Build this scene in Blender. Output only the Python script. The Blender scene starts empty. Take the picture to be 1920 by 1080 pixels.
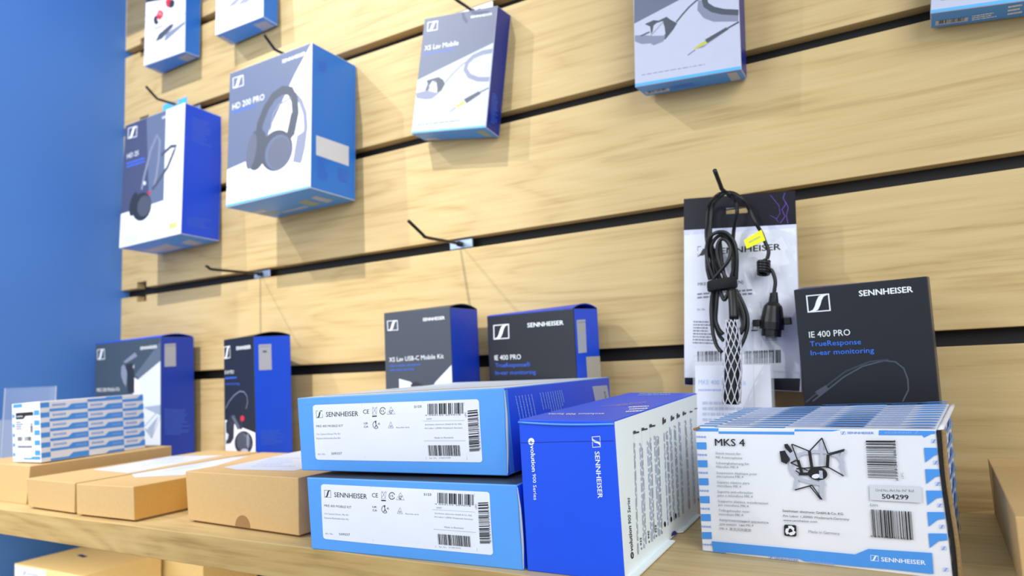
import bpy, bmesh, math, random
from mathutils import Vector, Matrix

scene = bpy.context.scene
C = scene.collection

# ------------------------------------------------------------------ camera
cam_data = bpy.data.cameras.new('camera')
cam = bpy.data.objects.new('camera', cam_data)
C.objects.link(cam)
RIGHT = Vector((0.86607, 0.49780, -0.04490)); UP = Vector((0.09336, -0.07290, 0.99296)); FWD = Vector((-0.49103, 0.86418, 0.10966))
rm = Matrix((RIGHT, UP, -FWD)).transposed()
cam.matrix_world = Matrix.Translation(Vector((1.4608, -0.8712, 0.1573))) @ rm.to_4x4()
cam_data.sensor_width = 36.0
cam_data.lens = 1300.0 / 1920.0 * 36.0
cam_data.clip_start = 0.01
cam_data.dof.use_dof = True
cam_data.dof.focus_distance = 0.56
cam_data.dof.aperture_fstop = 6.5
scene.camera = cam

# ------------------------------------------------------------------ world, lamps, exposure
world = bpy.data.worlds.new('world')
scene.world = world
world.use_nodes = True
bg = world.node_tree.nodes['Background']
bg.inputs[0].default_value = (0.87, 0.94, 1.0, 1)
bg.inputs[1].default_value = 0.50

def spot(name, loc, target, watts, size, radius, color):
    d = bpy.data.lights.new(name, 'SPOT')
    d.energy = watts; d.spot_size = math.radians(size); d.spot_blend = 0.6
    d.shadow_soft_size = radius; d.color = color
    o = bpy.data.objects.new(name, d); C.objects.link(o)
    o.location = loc
    o.rotation_euler = (Vector(target) - Vector(loc)).to_track_quat('-Z', 'Y').to_euler()
    return o
spot('spot_lamp', (0.43, -2.43, 3.3), (0.15, 0, 0.60), 600, 32, 0.03, (1.0, 0.98, 0.95))
spot('spot_lamp', (-1.6, -2.43, 3.2), (0.45, 0, 0.5), 310, 24, 0.03, (1.0, 0.98, 0.95))
area = bpy.data.lights.new('left_fill', 'AREA'); area.energy = 20; area.size = 1.2; area.color = (0.86, 0.93, 1.0)  # soft fill added to lift the shadows on the left, no real fixture
ao = bpy.data.objects.new('left_fill', area); C.objects.link(ao); ao.location = (-0.1, -2.0, 1.0)
ao.rotation_euler = (Vector((0.3, 0, 0.5)) - ao.location).to_track_quat('-Z', 'Y').to_euler()

area2 = bpy.data.lights.new('right_fill', 'AREA'); area2.energy = 35; area2.size = 1.3; area2.color = (0.94, 0.98, 1.0)  # broad fill added at front right, standing in for unseen shop lamps
ao2 = bpy.data.objects.new('right_fill', area2); C.objects.link(ao2); ao2.location = (2.6, -1.75, 1.1)
ao2.rotation_euler = (Vector((1.2, -0.1, 0.2)) - ao2.location).to_track_quat('-Z', 'Y').to_euler()

strip = bpy.data.lights.new('under_shelf_fill', 'AREA'); strip.shape = 'RECTANGLE'; strip.size = 1.7; strip.size_y = 0.012; strip.energy = 2.2; strip.color = (1.0, 0.96, 0.88)  # fill light added to brighten the space under the shelf, no visible lamp
so = bpy.data.objects.new('under_shelf_fill', strip); C.objects.link(so); so.location = (0.9, -0.385, -0.036); so.rotation_euler = (math.radians(35), 0, 0)

scene.view_settings.view_transform = 'Standard'
scene.view_settings.look = 'None'
scene.view_settings.gamma = 1.0
scene.view_settings.exposure = 0.0
scene.view_settings.use_curve_mapping = False

# ------------------------------------------------------------------ materials
def lin(c):
    return tuple((x / 12.92 if x <= 0.04045 else ((x + 0.055) / 1.055) ** 2.4) for x in c)
def rgb(r, g, b): return lin((r / 255, g / 255, b / 255))
MATS = {}
def mat(name, col, rough=0.5, metal=0.0, vary=0.04, scale=60.0, spec=0.5, bump=0.0, coat=0.0):
    m = bpy.data.materials.new(name); m.use_nodes = True
    nt = m.node_tree; b = nt.nodes['Principled BSDF']
    b.inputs['Roughness'].default_value = rough; b.inputs['Metallic'].default_value = metal
    b.inputs['Specular IOR Level'].default_value = spec
    if coat: b.inputs['Coat Weight'].default_value = coat; b.inputs['Coat Roughness'].default_value = 0.15
    tc = nt.nodes.new('ShaderNodeTexCoord')
    n = nt.nodes.new('ShaderNodeTexNoise'); n.inputs['Scale'].default_value = scale; n.inputs['Detail'].default_value = 4
    nt.links.new(tc.outputs['Object'], n.inputs['Vector'])
    mx = nt.nodes.new('ShaderNodeMix'); mx.data_type = 'RGBA'
    mx.inputs[6].default_value = (*[max(0, x * (1 - vary)) for x in col], 1)
    mx.inputs[7].default_value = (*[min(1, x * (1 + vary)) for x in col], 1)
    nt.links.new(n.outputs['Fac'], mx.inputs[0]); nt.links.new(mx.outputs[2], b.inputs['Base Color'])
    if bump:
        bp = nt.nodes.new('ShaderNodeBump'); bp.inputs['Strength'].default_value = bump; bp.inputs['Distance'].default_value = 0.001
        nt.links.new(n.outputs['Fac'], bp.inputs['Height']); nt.links.new(bp.outputs[0], b.inputs['Normal'])
    MATS[name] = m
    return m

def wood(name, light, mid, dark, rough=0.45, stretch=1.0):
    m = bpy.data.materials.new(name); m.use_nodes = True
    nt = m.node_tree; b = nt.nodes['Principled BSDF']; b.inputs['Roughness'].default_value = rough
    b.inputs['Specular IOR Level'].default_value = 0.3
    g = nt.nodes.new('ShaderNodeNewGeometry')
    mp = nt.nodes.new('ShaderNodeMapping'); mp.inputs['Scale'].default_value = (0.9 * stretch, 7.0, 7.0)
    nt.links.new(g.outputs['Position'], mp.inputs['Vector'])
    n1 = nt.nodes.new('ShaderNodeTexNoise'); n1.inputs['Scale'].default_value = 1.6; n1.inputs['Detail'].default_value = 3; n1.inputs['Distortion'].default_value = 0.6
    nt.links.new(mp.outputs[0], n1.inputs['Vector'])
    # contour rings of the slow noise make the cathedral figure
    mul = nt.nodes.new('ShaderNodeMath'); mul.operation = 'MULTIPLY'; mul.inputs[1].default_value = 16.0
    nt.links.new(n1.outputs['Fac'], mul.inputs[0])
    fr = nt.nodes.new('ShaderNodeMath'); fr.operation = 'PINGPONG'; fr.inputs[1].default_value = 1.0
    nt.links.new(mul.outputs[0], fr.inputs[0])
    mp2 = nt.nodes.new('ShaderNodeMapping'); mp2.inputs['Scale'].default_value = (5.0 * stretch, 170.0, 170.0)
    nt.links.new(g.outputs['Position'], mp2.inputs['Vector'])
    n2 = nt.nodes.new('ShaderNodeTexNoise'); n2.inputs['Scale'].default_value = 1.0; n2.inputs['Detail'].default_value = 5; n2.inputs['Roughness'].default_value = 0.65
    nt.links.new(mp2.outputs[0], n2.inputs['Vector'])
    ad = nt.nodes.new('ShaderNodeMix'); ad.data_type = 'FLOAT'; ad.inputs[0].default_value = 0.78
    nt.links.new(fr.outputs[0], ad.inputs[2]); nt.links.new(n2.outputs['Fac'], ad.inputs[3])
    cr = nt.nodes.new('ShaderNodeValToRGB')
    e = cr.color_ramp.elements
    e[0].position = 0.22; e[0].color = (*dark, 1); e[1].position = 0.78; e[1].color = (*light, 1)
    x = e.new(0.47); x.color = (*mid, 1)
    nt.links.new(ad.outputs[0], cr.inputs[0]); nt.links.new(cr.outputs[0], b.inputs['Base Color'])
    bp = nt.nodes.new('ShaderNodeBump'); bp.inputs['Strength'].default_value = 0.12; bp.inputs['Distance'].default_value = 0.0006
    nt.links.new(n2.outputs['Fac'], bp.inputs['Height']); nt.links.new(bp.outputs[0], b.inputs['Normal'])
    MATS[name] = m
    return m

wood('oak', rgb(208, 184, 136), rgb(198, 172, 121), rgb(172, 143, 95))
wood('oak_edge', rgb(196, 168, 114), rgb(180, 150, 96), rgb(146, 116, 68), stretch=1.6)
mat('wall_blue', rgb(78, 132, 212), 0.5, vary=0.05, scale=4)
mat('black_void', rgb(11, 11, 17), 0.7)
mat('black_metal', rgb(20, 21, 24), 0.35)
mat('black_rubber', rgb(13, 13, 16), 0.45)
mat('black_fabric', rgb(24, 24, 26), 0.9, bump=0.6, scale=900)
mat('plate_metal', rgb(150, 165, 190), 0.3, metal=0.5)
mat('charcoal_card', rgb(28, 31, 40), 0.38)
mat('slate_card', rgb(62, 69, 82), 0.42)
mat('midslate_card', rgb(62, 76, 90), 0.42)
mat('deep_blue', rgb(16, 62, 186), 0.4)
mat('royal_blue', rgb(16, 80, 230), 0.4)
mat('bright_blue', rgb(36, 126, 228), 0.4)
mat('bottom_blue', rgb(62, 150, 240), 0.4)
mat('cup_grey', rgb(92, 98, 118), 0.45)
mat('band_blue', rgb(84, 176, 250), 0.4)
mat('navy_blue', rgb(16, 42, 140), 0.4)
mat('sky_blue_card', rgb(84, 156, 236), 0.4)
mat('white_card', rgb(226, 228, 238), 0.45)
mat('cyan_white_card', rgb(240, 248, 250), 0.45)
mat('kraft', rgb(198, 164, 112), 0.75, vary=0.07, scale=260, bump=0.2)
mat('kraft_orange', rgb(208, 156, 76), 0.75, vary=0.07, scale=260, bump=0.2)
mat('kraft_pale', rgb(228, 204, 146), 0.75, vary=0.06, scale=200, bump=0.2)
mat('cardboard_dark', rgb(150, 112, 70), 0.8)
mat('corrugated', rgb(150, 122, 82), 0.85, vary=0.4, scale=700)
mat('paper', rgb(228, 230, 242), 0.5)
mat('lightpaper', rgb(208, 216, 230), 0.5)
mat('pale', rgb(200, 206, 220), 0.5)
mat('charcoal', rgb(40, 43, 52), 0.45)
mat('navygrey', rgb(66, 72, 104), 0.45)
mat('paper_grey', rgb(186, 191, 214), 0.5)
mat('slate_print', rgb(98, 107, 130), 0.45)
mat('slategrey', rgb(94, 106, 136), 0.45)
mat('midslate', rgb(90, 104, 122), 0.45)
mat('dgrey', rgb(72, 78, 92), 0.45)
mat('slate_dark', rgb(54, 60, 72), 0.45)
mat('mgrey', rgb(128, 134, 158), 0.45)
mat('grey', rgb(140, 146, 162), 0.45)
mat('greyblue', rgb(150, 165, 190), 0.45)
mat('red', rgb(196, 44, 60), 0.4)
mat('pink', rgb(226, 130, 140), 0.4)
mat('gold', rgb(190, 190, 70), 0.4)
mat('olive', rgb(188, 196, 120), 0.5)
mat('sky', rgb(70, 146, 230), 0.45)
mat('blue_ink', rgb(20, 66, 210), 0.45)
mat('blue_dark', rgb(14, 40, 140), 0.5)
mat('print_white', rgb(236, 238, 244), 0.45)
mat('print_dark', rgb(20, 21, 26), 0.45)
mat('print_dgrey', rgb(66, 68, 76), 0.45)
mat('print_grey', rgb(120, 124, 140), 0.45)
mat('print_blue', rgb(60, 104, 224), 0.45)
mat('print_blue2', rgb(56, 120, 240), 0.45)
mat('print_pale', rgb(140, 172, 236), 0.45)
mat('print_pale2', rgb(176, 190, 216), 0.45)
mat('print_sky', rgb(80, 140, 230), 0.45)
mat('print_pink', rgb(170, 150, 226), 0.45)
mat('print_purple', rgb(92, 58, 150), 0.4)
mat('label_white', rgb(226, 229, 240), 0.42)
mat('label_grey', rgb(178, 184, 200), 0.45)
mat('label_lgrey', rgb(206, 209, 220), 0.45)
mat('label_beige', rgb(190, 186, 174), 0.5)
mat('label_olive', rgb(150, 164, 150), 0.5)
mat('line_grey', rgb(168, 172, 186), 0.5)
mat('bag_black', rgb(24, 22, 34), 0.22)
mat('bag_film', rgb(210, 214, 240), 0.28, coat=0.4)
mat('tag_yellow', rgb(238, 240, 20), 0.5)
mat('white_mesh', rgb(214, 216, 226), 0.35)
def acrylic(name, col, clear, rough):
    """thin clear sheet: straight-through transparency with a surface sheen"""
    m = bpy.data.materials.new(name); m.use_nodes = True
    nt = m.node_tree; b = nt.nodes['Principled BSDF']; out = nt.nodes['Material Output']
    b.inputs['Base Color'].default_value = (*col, 1); b.inputs['IOR'].default_value = 1.49
    n = nt.nodes.new('ShaderNodeTexNoise'); n.inputs['Scale'].default_value = 30
    mr = nt.nodes.new('ShaderNodeMapRange'); mr.inputs[3].default_value = rough; mr.inputs[4].default_value = rough + 0.04
    nt.links.new(n.outputs['Fac'], mr.inputs[0]); nt.links.new(mr.outputs[0], b.inputs['Roughness'])
    tr = nt.nodes.new('ShaderNodeBsdfTransparent'); mx = nt.nodes.new('ShaderNodeMixShader'); mx.inputs[0].default_value = clear
    nt.links.new(b.outputs[0], mx.inputs[1]); nt.links.new(tr.outputs[0], mx.inputs[2]); nt.links.new(mx.outputs[0], out.inputs[0])
    MATS[name] = m
acrylic('acrylic', (0.85, 0.88, 0.95), 0.90, 0.03)
acrylic('acrylic_edge', (0.9, 0.93, 1.0), 0.25, 0.15)  # whitish colour on the edge faces stands in for light caught there

# ------------------------------------------------------------------ helpers
def link(name, me, parent=None, loc=None):
    o = bpy.data.objects.new(name, me); C.objects.link(o)
    if parent is not None: o.parent = parent
    if loc is not None: o.location = loc
    return o
def tag(o, label, cat, group=None):
    o['label'] = label; o['category'] = cat
    if group: o['group'] = group
    return o
def empty(name, loc, label, cat, group=None):
    o = link(name, None, None, loc); o.empty_display_size = 0.02
    return tag(o, label, cat, group)
def struct(o): o['kind'] = 'structure'; return o
def mesh_from(name, verts, faces, mats, idx=None, smooth=False):
    me = bpy.data.meshes.new(name); me.from_pydata([tuple(v) for v in verts], [], faces)
    for m in mats: me.materials.append(MATS[m])
    if idx: me.polygons.foreach_set('material_index', idx)
    if smooth: me.polygons.foreach_set('use_smooth', [True] * len(me.polygons))
    me.update(); return me
def box_bm(bm, lo, hi, bev=0.0):
    r = bmesh.ops.create_cube(bm, size=1.0)
    lo = Vector(lo); hi = Vector(hi)
    for v in r['verts']: v.co = Vector([(lo[i] + hi[i]) / 2 + v.co[i] * (hi[i] - lo[i]) for i in range(3)])
    if bev:
        bmesh.ops.bevel(bm, geom=list({e for v in r['verts'] for e in v.link_edges}), offset=bev, segments=2, affect='EDGES', profile=0.5)
def bm_mesh(name, bm, mats, smooth=False):
    me = bpy.data.meshes.new(name); bm.to_mesh(me); bm.free()
    for m in mats: me.materials.append(MATS[m])
    if smooth: me.polygons.foreach_set('use_smooth', [True] * len(me.polygons))
    return me
def smooth_path(pts, n=8):
    P = [Vector(p) for p in pts]
    if len(P) < 3: return P
    out = []
    for i in range(len(P) - 1):
        p0 = P[max(i - 1, 0)]; p1 = P[i]; p2 = P[i + 1]; p3 = P[min(i + 2, len(P) - 1)]
        for k in range(n):
            t = k / n
            out.append(0.5 * ((2 * p1) + (p2 - p0) * t + (2 * p0 - 5 * p1 + 4 * p2 - p3) * t * t + (3 * p1 - p0 - 3 * p2 + p3) * t ** 3))
    out.append(P[-1]); return out
def tube_bm(bm, pts, rad, sides=10, caps=True):
    P = [Vector(p) for p in pts]; rings = []
    t0 = (P[1] - P[0]).normalized()
    nrm = t0.orthogonal().normalized()
    for i, p in enumerate(P):
        t = (P[min(i + 1, len(P) - 1)] - P[max(i - 1, 0)]).normalized()
        nrm = (nrm - t * nrm.dot(t)).normalized(); bi = t.cross(nrm)
        r = rad[i] if isinstance(rad, (list, tuple)) else rad
        rings.append([bm.verts.new(p + (nrm * math.cos(a) + bi * math.sin(a)) * r) for a in [2 * math.pi * k / sides for k in range(sides)]])
    for a, b in zip(rings, rings[1:]):
        for k in range(sides): bm.faces.new((a[k], a[(k + 1) % sides], b[(k + 1) % sides], b[k]))
    if caps:
        bm.faces.new(rings[0][::-1]); bm.faces.new(rings[-1])

# ------------------------------------------------------------------ the room: slat wall, side wall
def make_room():
    bm = bmesh.new(); box_bm(bm, (-0.02, 0.018, -0.6), (2.4, 0.04, 1.6))
    back = struct(link('wall_back', bm_mesh('wall_back', bm, ['black_void'])))
    slot0, pitch, gap = 0.1555, 0.18, 0.0172
    for k in range(-3, 8):
        z0 = slot0 + (k - 1) * pitch + gap; z1 = slot0 + k * pitch
        x0, x1, t = 0.0, 2.4, 0.018
        # keyhole notch for the hidden upright near the corner, cut through each slot
        nx0, nx1, nd = 0.055, 0.088, 0.0125
        out = [(x0, z0), (nx0, z0), (nx0, z0 + nd), (nx1, z0 + nd), (nx1, z0), (x1, z0), (x1, z1), (nx1, z1), (nx1, z1 - nd), (nx0, z1 - nd), (nx0, z1), (x0, z1)]
        bm = bmesh.new()
        vf = [bm.verts.new((x, 0.0, z)) for x, z in out]; vb = [bm.verts.new((x, t, z)) for x, z in out]
        n = len(out)
        bm.faces.new(vf); bm.faces.new(vb[::-1])
        for i in range(n): bm.faces.new((vf[i], vb[i], vb[(i + 1) % n], vf[(i + 1) % n]))
        bmesh.ops.recalc_face_normals(bm, faces=bm.faces)
        fr = [e for e in bm.edges if all(abs(v.co.y) < 1e-6 for v in e.verts)]
        bmesh.ops.bevel(bm, geom=fr, offset=0.0009, segments=2, affect='EDGES', profile=0.5)
        link('slat', bm_mesh('slat', bm, ['oak']), back)
    bm = bmesh.new(); box_bm(bm, (-0.02, -0.46, -0.6), (0.0, 0.018, 1.6))
    struct(link('wall_left', bm_mesh('wall_left', bm, ['wall_blue'])))
make_room()

def make_shelves():
    for name, z1, z0, y0, label in (('shelf', 0.0, -0.031, -0.4014, 'long oak shelf board carrying the cartons in front of the slatted wall'),
                                    ('shelf', -0.25, -0.275, -0.36, 'lower oak shelf board under the two pale kraft cartons')):
        bm = bmesh.new(); box_bm(bm, (0.0005, y0, z0), (2.3, -0.0005, z1), 0.0008)
        me = bm_mesh(name, bm, ['oak', 'oak_edge'])
        for p in me.polygons:
            if abs(p.normal.y) > 0.9: p.material_index = 1
        tag(link(name, me), label, 'shelf')
make_shelves()

# ------------------------------------------------------------------ measured corners (mm) and printed artwork (mm on each face)
CORNERS = {
  'H1': [[137.9,-43.4,805.3],[267.5,-40.8,802.1],[139.4,-5.9,801.4],[266.1,-5.8,804.6],[139.4,-39.3,1040.2],[267.2,-38.4,1037.1],[138.3,-4.1,1036.4],[267.2,-2.1,1039.6]],
  'H2': [[365.7,-44.7,806.4],[494.0,-41.4,806.8],[364.7,-7.2,802.0],[491.0,-5.5,806.4],[361.1,-36.5,1041.2],[489.7,-33.4,1041.6],[360.3,0.5,1036.9],[489.6,4.4,1041.2]],
  'H3': [[137.3,-88.2,417.2],[328.4,-88.4,420.9],[137.8,-5.8,414.2],[327.9,-6.6,418.1],[133.5,-77.0,669.8],[323.4,-77.9,673.1],[133.6,5.2,666.0],[324.5,5.0,668.8]],
  'H4': [[475.5,-106.2,443.4],[676.2,-108.8,443.7],[480.0,-3.5,441.7],[676.3,-8.5,441.7],[477.0,-99.3,683.2],[677.3,-102.0,682.8],[479.0,2.1,680.4],[678.1,-1.3,679.8]],
  'H5': [[824.3,-43.1,517.0],[958.7,-42.6,498.5],[823.3,-6.7,515.8],[958.6,-5.3,493.9],[851.3,-35.8,698.7],[983.4,-36.5,679.0],[850.2,0.5,697.8],[984.8,1.0,679.9]],
  'H6': [[1186.9,-49.7,500.3],[1317.2,-45.1,492.2],[1187.5,-7.4,502.2],[1315.5,-4.2,495.0],[1198.4,-57.0,682.8],[1326.7,-53.5,674.8],[1197.2,-15.8,684.7],[1325.8,-12.2,677.6]],
  'H7': [[1510.6,-43.0,504.1],[1639.3,-44.8,485.8],[1511.5,-4.8,503.2],[1639.9,-7.0,485.9],[1535.4,-43.7,685.4],[1664.1,-45.6,667.1],[1535.8,-5.8,684.5],[1664.7,-7.7,667.2]],
  'S1': [[51.6,-79.0,-0.2],[267.6,-81.8,0.0],[52.5,-10.7,-0.1],[268.5,-13.4,0.1],[49.5,-80.3,236.0],[265.4,-83.3,237.5],[52.3,-11.0,236.8],[265.4,-15.4,237.4]],
  'S2': [[435.5,-77.3,-0.2],[547.4,-105.6,-0.1],[451.0,-15.9,-0.0],[562.9,-44.2,0.1],[433.9,-78.4,221.5],[544.0,-107.6,221.2],[450.8,-16.2,221.9],[560.8,-45.7,223.3]],
  'S3': [[799.2,-87.5,-0.0],[917.8,-89.1,0.0],[800.2,-19.2,-0.0],[918.7,-20.8,0.0],[798.8,-87.8,239.5],[917.1,-89.5,239.3],[800.1,-19.3,239.4],[918.2,-21.1,239.4]],
  'S4': [[953.2,-52.0,0.0],[1095.5,-75.5,-0.0],[962.4,3.7,0.0],[1104.7,-19.8,-0.0],[953.1,-52.1,225.6],[1096.0,-75.1,224.3],[962.4,3.7,225.3],[1105.3,-19.5,226.2]],
  'S5': [[1358.2,-81.1,-4.0],[1478.3,-88.3,-5.2],[1361.5,-26.4,0.6],[1481.7,-33.6,-0.6],[1359.9,-99.7,221.4],[1480.1,-107.3,222.9],[1362.8,-45.5,227.7],[1483.2,-52.7,227.0]],
  'evo': [[1190.2,-391.1,-0.1],[1268.7,-389.9,-1.0],[1189.6,-162.1,3.5],[1260.6,-163.8,2.5],[1190.1,-394.0,114.7],[1268.5,-391.9,113.4],[1195.6,-161.6,122.0],[1268.3,-162.8,120.2]],
  'mks': [[1298.3,-292.3,-3.8],[1470.7,-306.9,-2.5],[1312.5,-151.0,-0.6],[1480.9,-166.7,0.6],[1299.9,-293.4,99.2],[1470.1,-308.3,99.7],[1312.6,-152.7,104.1],[1484.3,-167.2,107.3]],
  'lo': [[974.0,-402.5,-0.3],[1187.6,-392.0,-0.1],[957.1,-98.7,-0.1],[1171.2,-87.9,0.1],[970.8,-404.2,63.3],[1185.6,-393.2,64.4],[957.0,-98.8,64.0],[1171.2,-88.0,64.2]],
  'up': [[952.7,-393.1,68.9],[1165.9,-373.0,69.4],[921.4,-90.2,68.8],[1136.1,-69.1,69.4],[949.5,-394.8,134.7],[1165.9,-373.1,138.5],[921.3,-90.2,136.5],[1136.1,-69.0,136.7]],
  'C1': [[254.0,-365.0,0.0],[412.2,-370.8,-0.0],[260.1,-159.6,0.0],[420.1,-164.4,-0.0],[254.0,-365.0,51.7],[415.5,-368.7,50.3],[260.2,-159.6,51.7],[420.1,-164.5,52.4]],
  'C2': [[448.6,-385.2,-0.5],[562.5,-388.9,-0.5],[451.0,-117.1,0.0],[567.2,-119.5,-0.0],[444.7,-387.3,38.3],[562.3,-388.9,37.9],[451.0,-117.2,40.6],[567.2,-119.6,40.6]],
  'C3': [[572.6,-391.5,-0.0],[685.6,-389.8,-0.0],[567.6,-111.9,-0.0],[680.7,-110.3,0.0],[571.1,-392.1,37.9],[684.3,-390.6,39.4],[567.6,-111.9,39.0],[680.6,-110.3,39.0]],
  'C4': [[747.0,-365.8,-0.2],[930.8,-377.1,-0.3],[751.3,-119.5,0.0],[941.1,-127.3,-0.0],[743.7,-367.5,55.2],[930.8,-377.2,57.0],[751.3,-119.5,57.3],[941.1,-127.4,57.3]],
  'C6': [[1506.8,-333.0,-0.0],[1706.8,-338.0,0.0],[1513.3,-72.1,-0.0],[1713.2,-77.0,0.0],[1506.6,-333.1,49.7],[1706.8,-338.0,49.7],[1513.2,-72.1,49.6],[1713.2,-77.0,49.7]],
  'B5': [[146.7,-256.4,-250.0],[340.1,-257.2,-250.1],[147.2,-126.4,-250.0],[340.6,-127.2,-250.0],[144.4,-257.6,-131.6],[341.3,-256.4,-131.3],[147.2,-126.5,-130.0],[340.7,-127.2,-130.0]],
  'S10': [[344.7,-357.2,51.4],[408.5,-351.7,51.4],[329.2,-199.6,51.6],[395.0,-192.7,51.6],[340.7,-359.3,133.2],[404.5,-354.1,135.8],[329.1,-199.7,135.4],[390.7,-195.6,137.7]],
  'bag': [[1218.7,-35.0,123.3],[1350.2,-35.0,112.4],[1218.7,-29.0,123.3],[1350.2,-29.0,112.4],[1232.0,-35.0,311.9],[1360.5,-35.0,301.3],[1232.0,-29.0,311.9],[1360.5,-29.0,301.3]],
}
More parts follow.
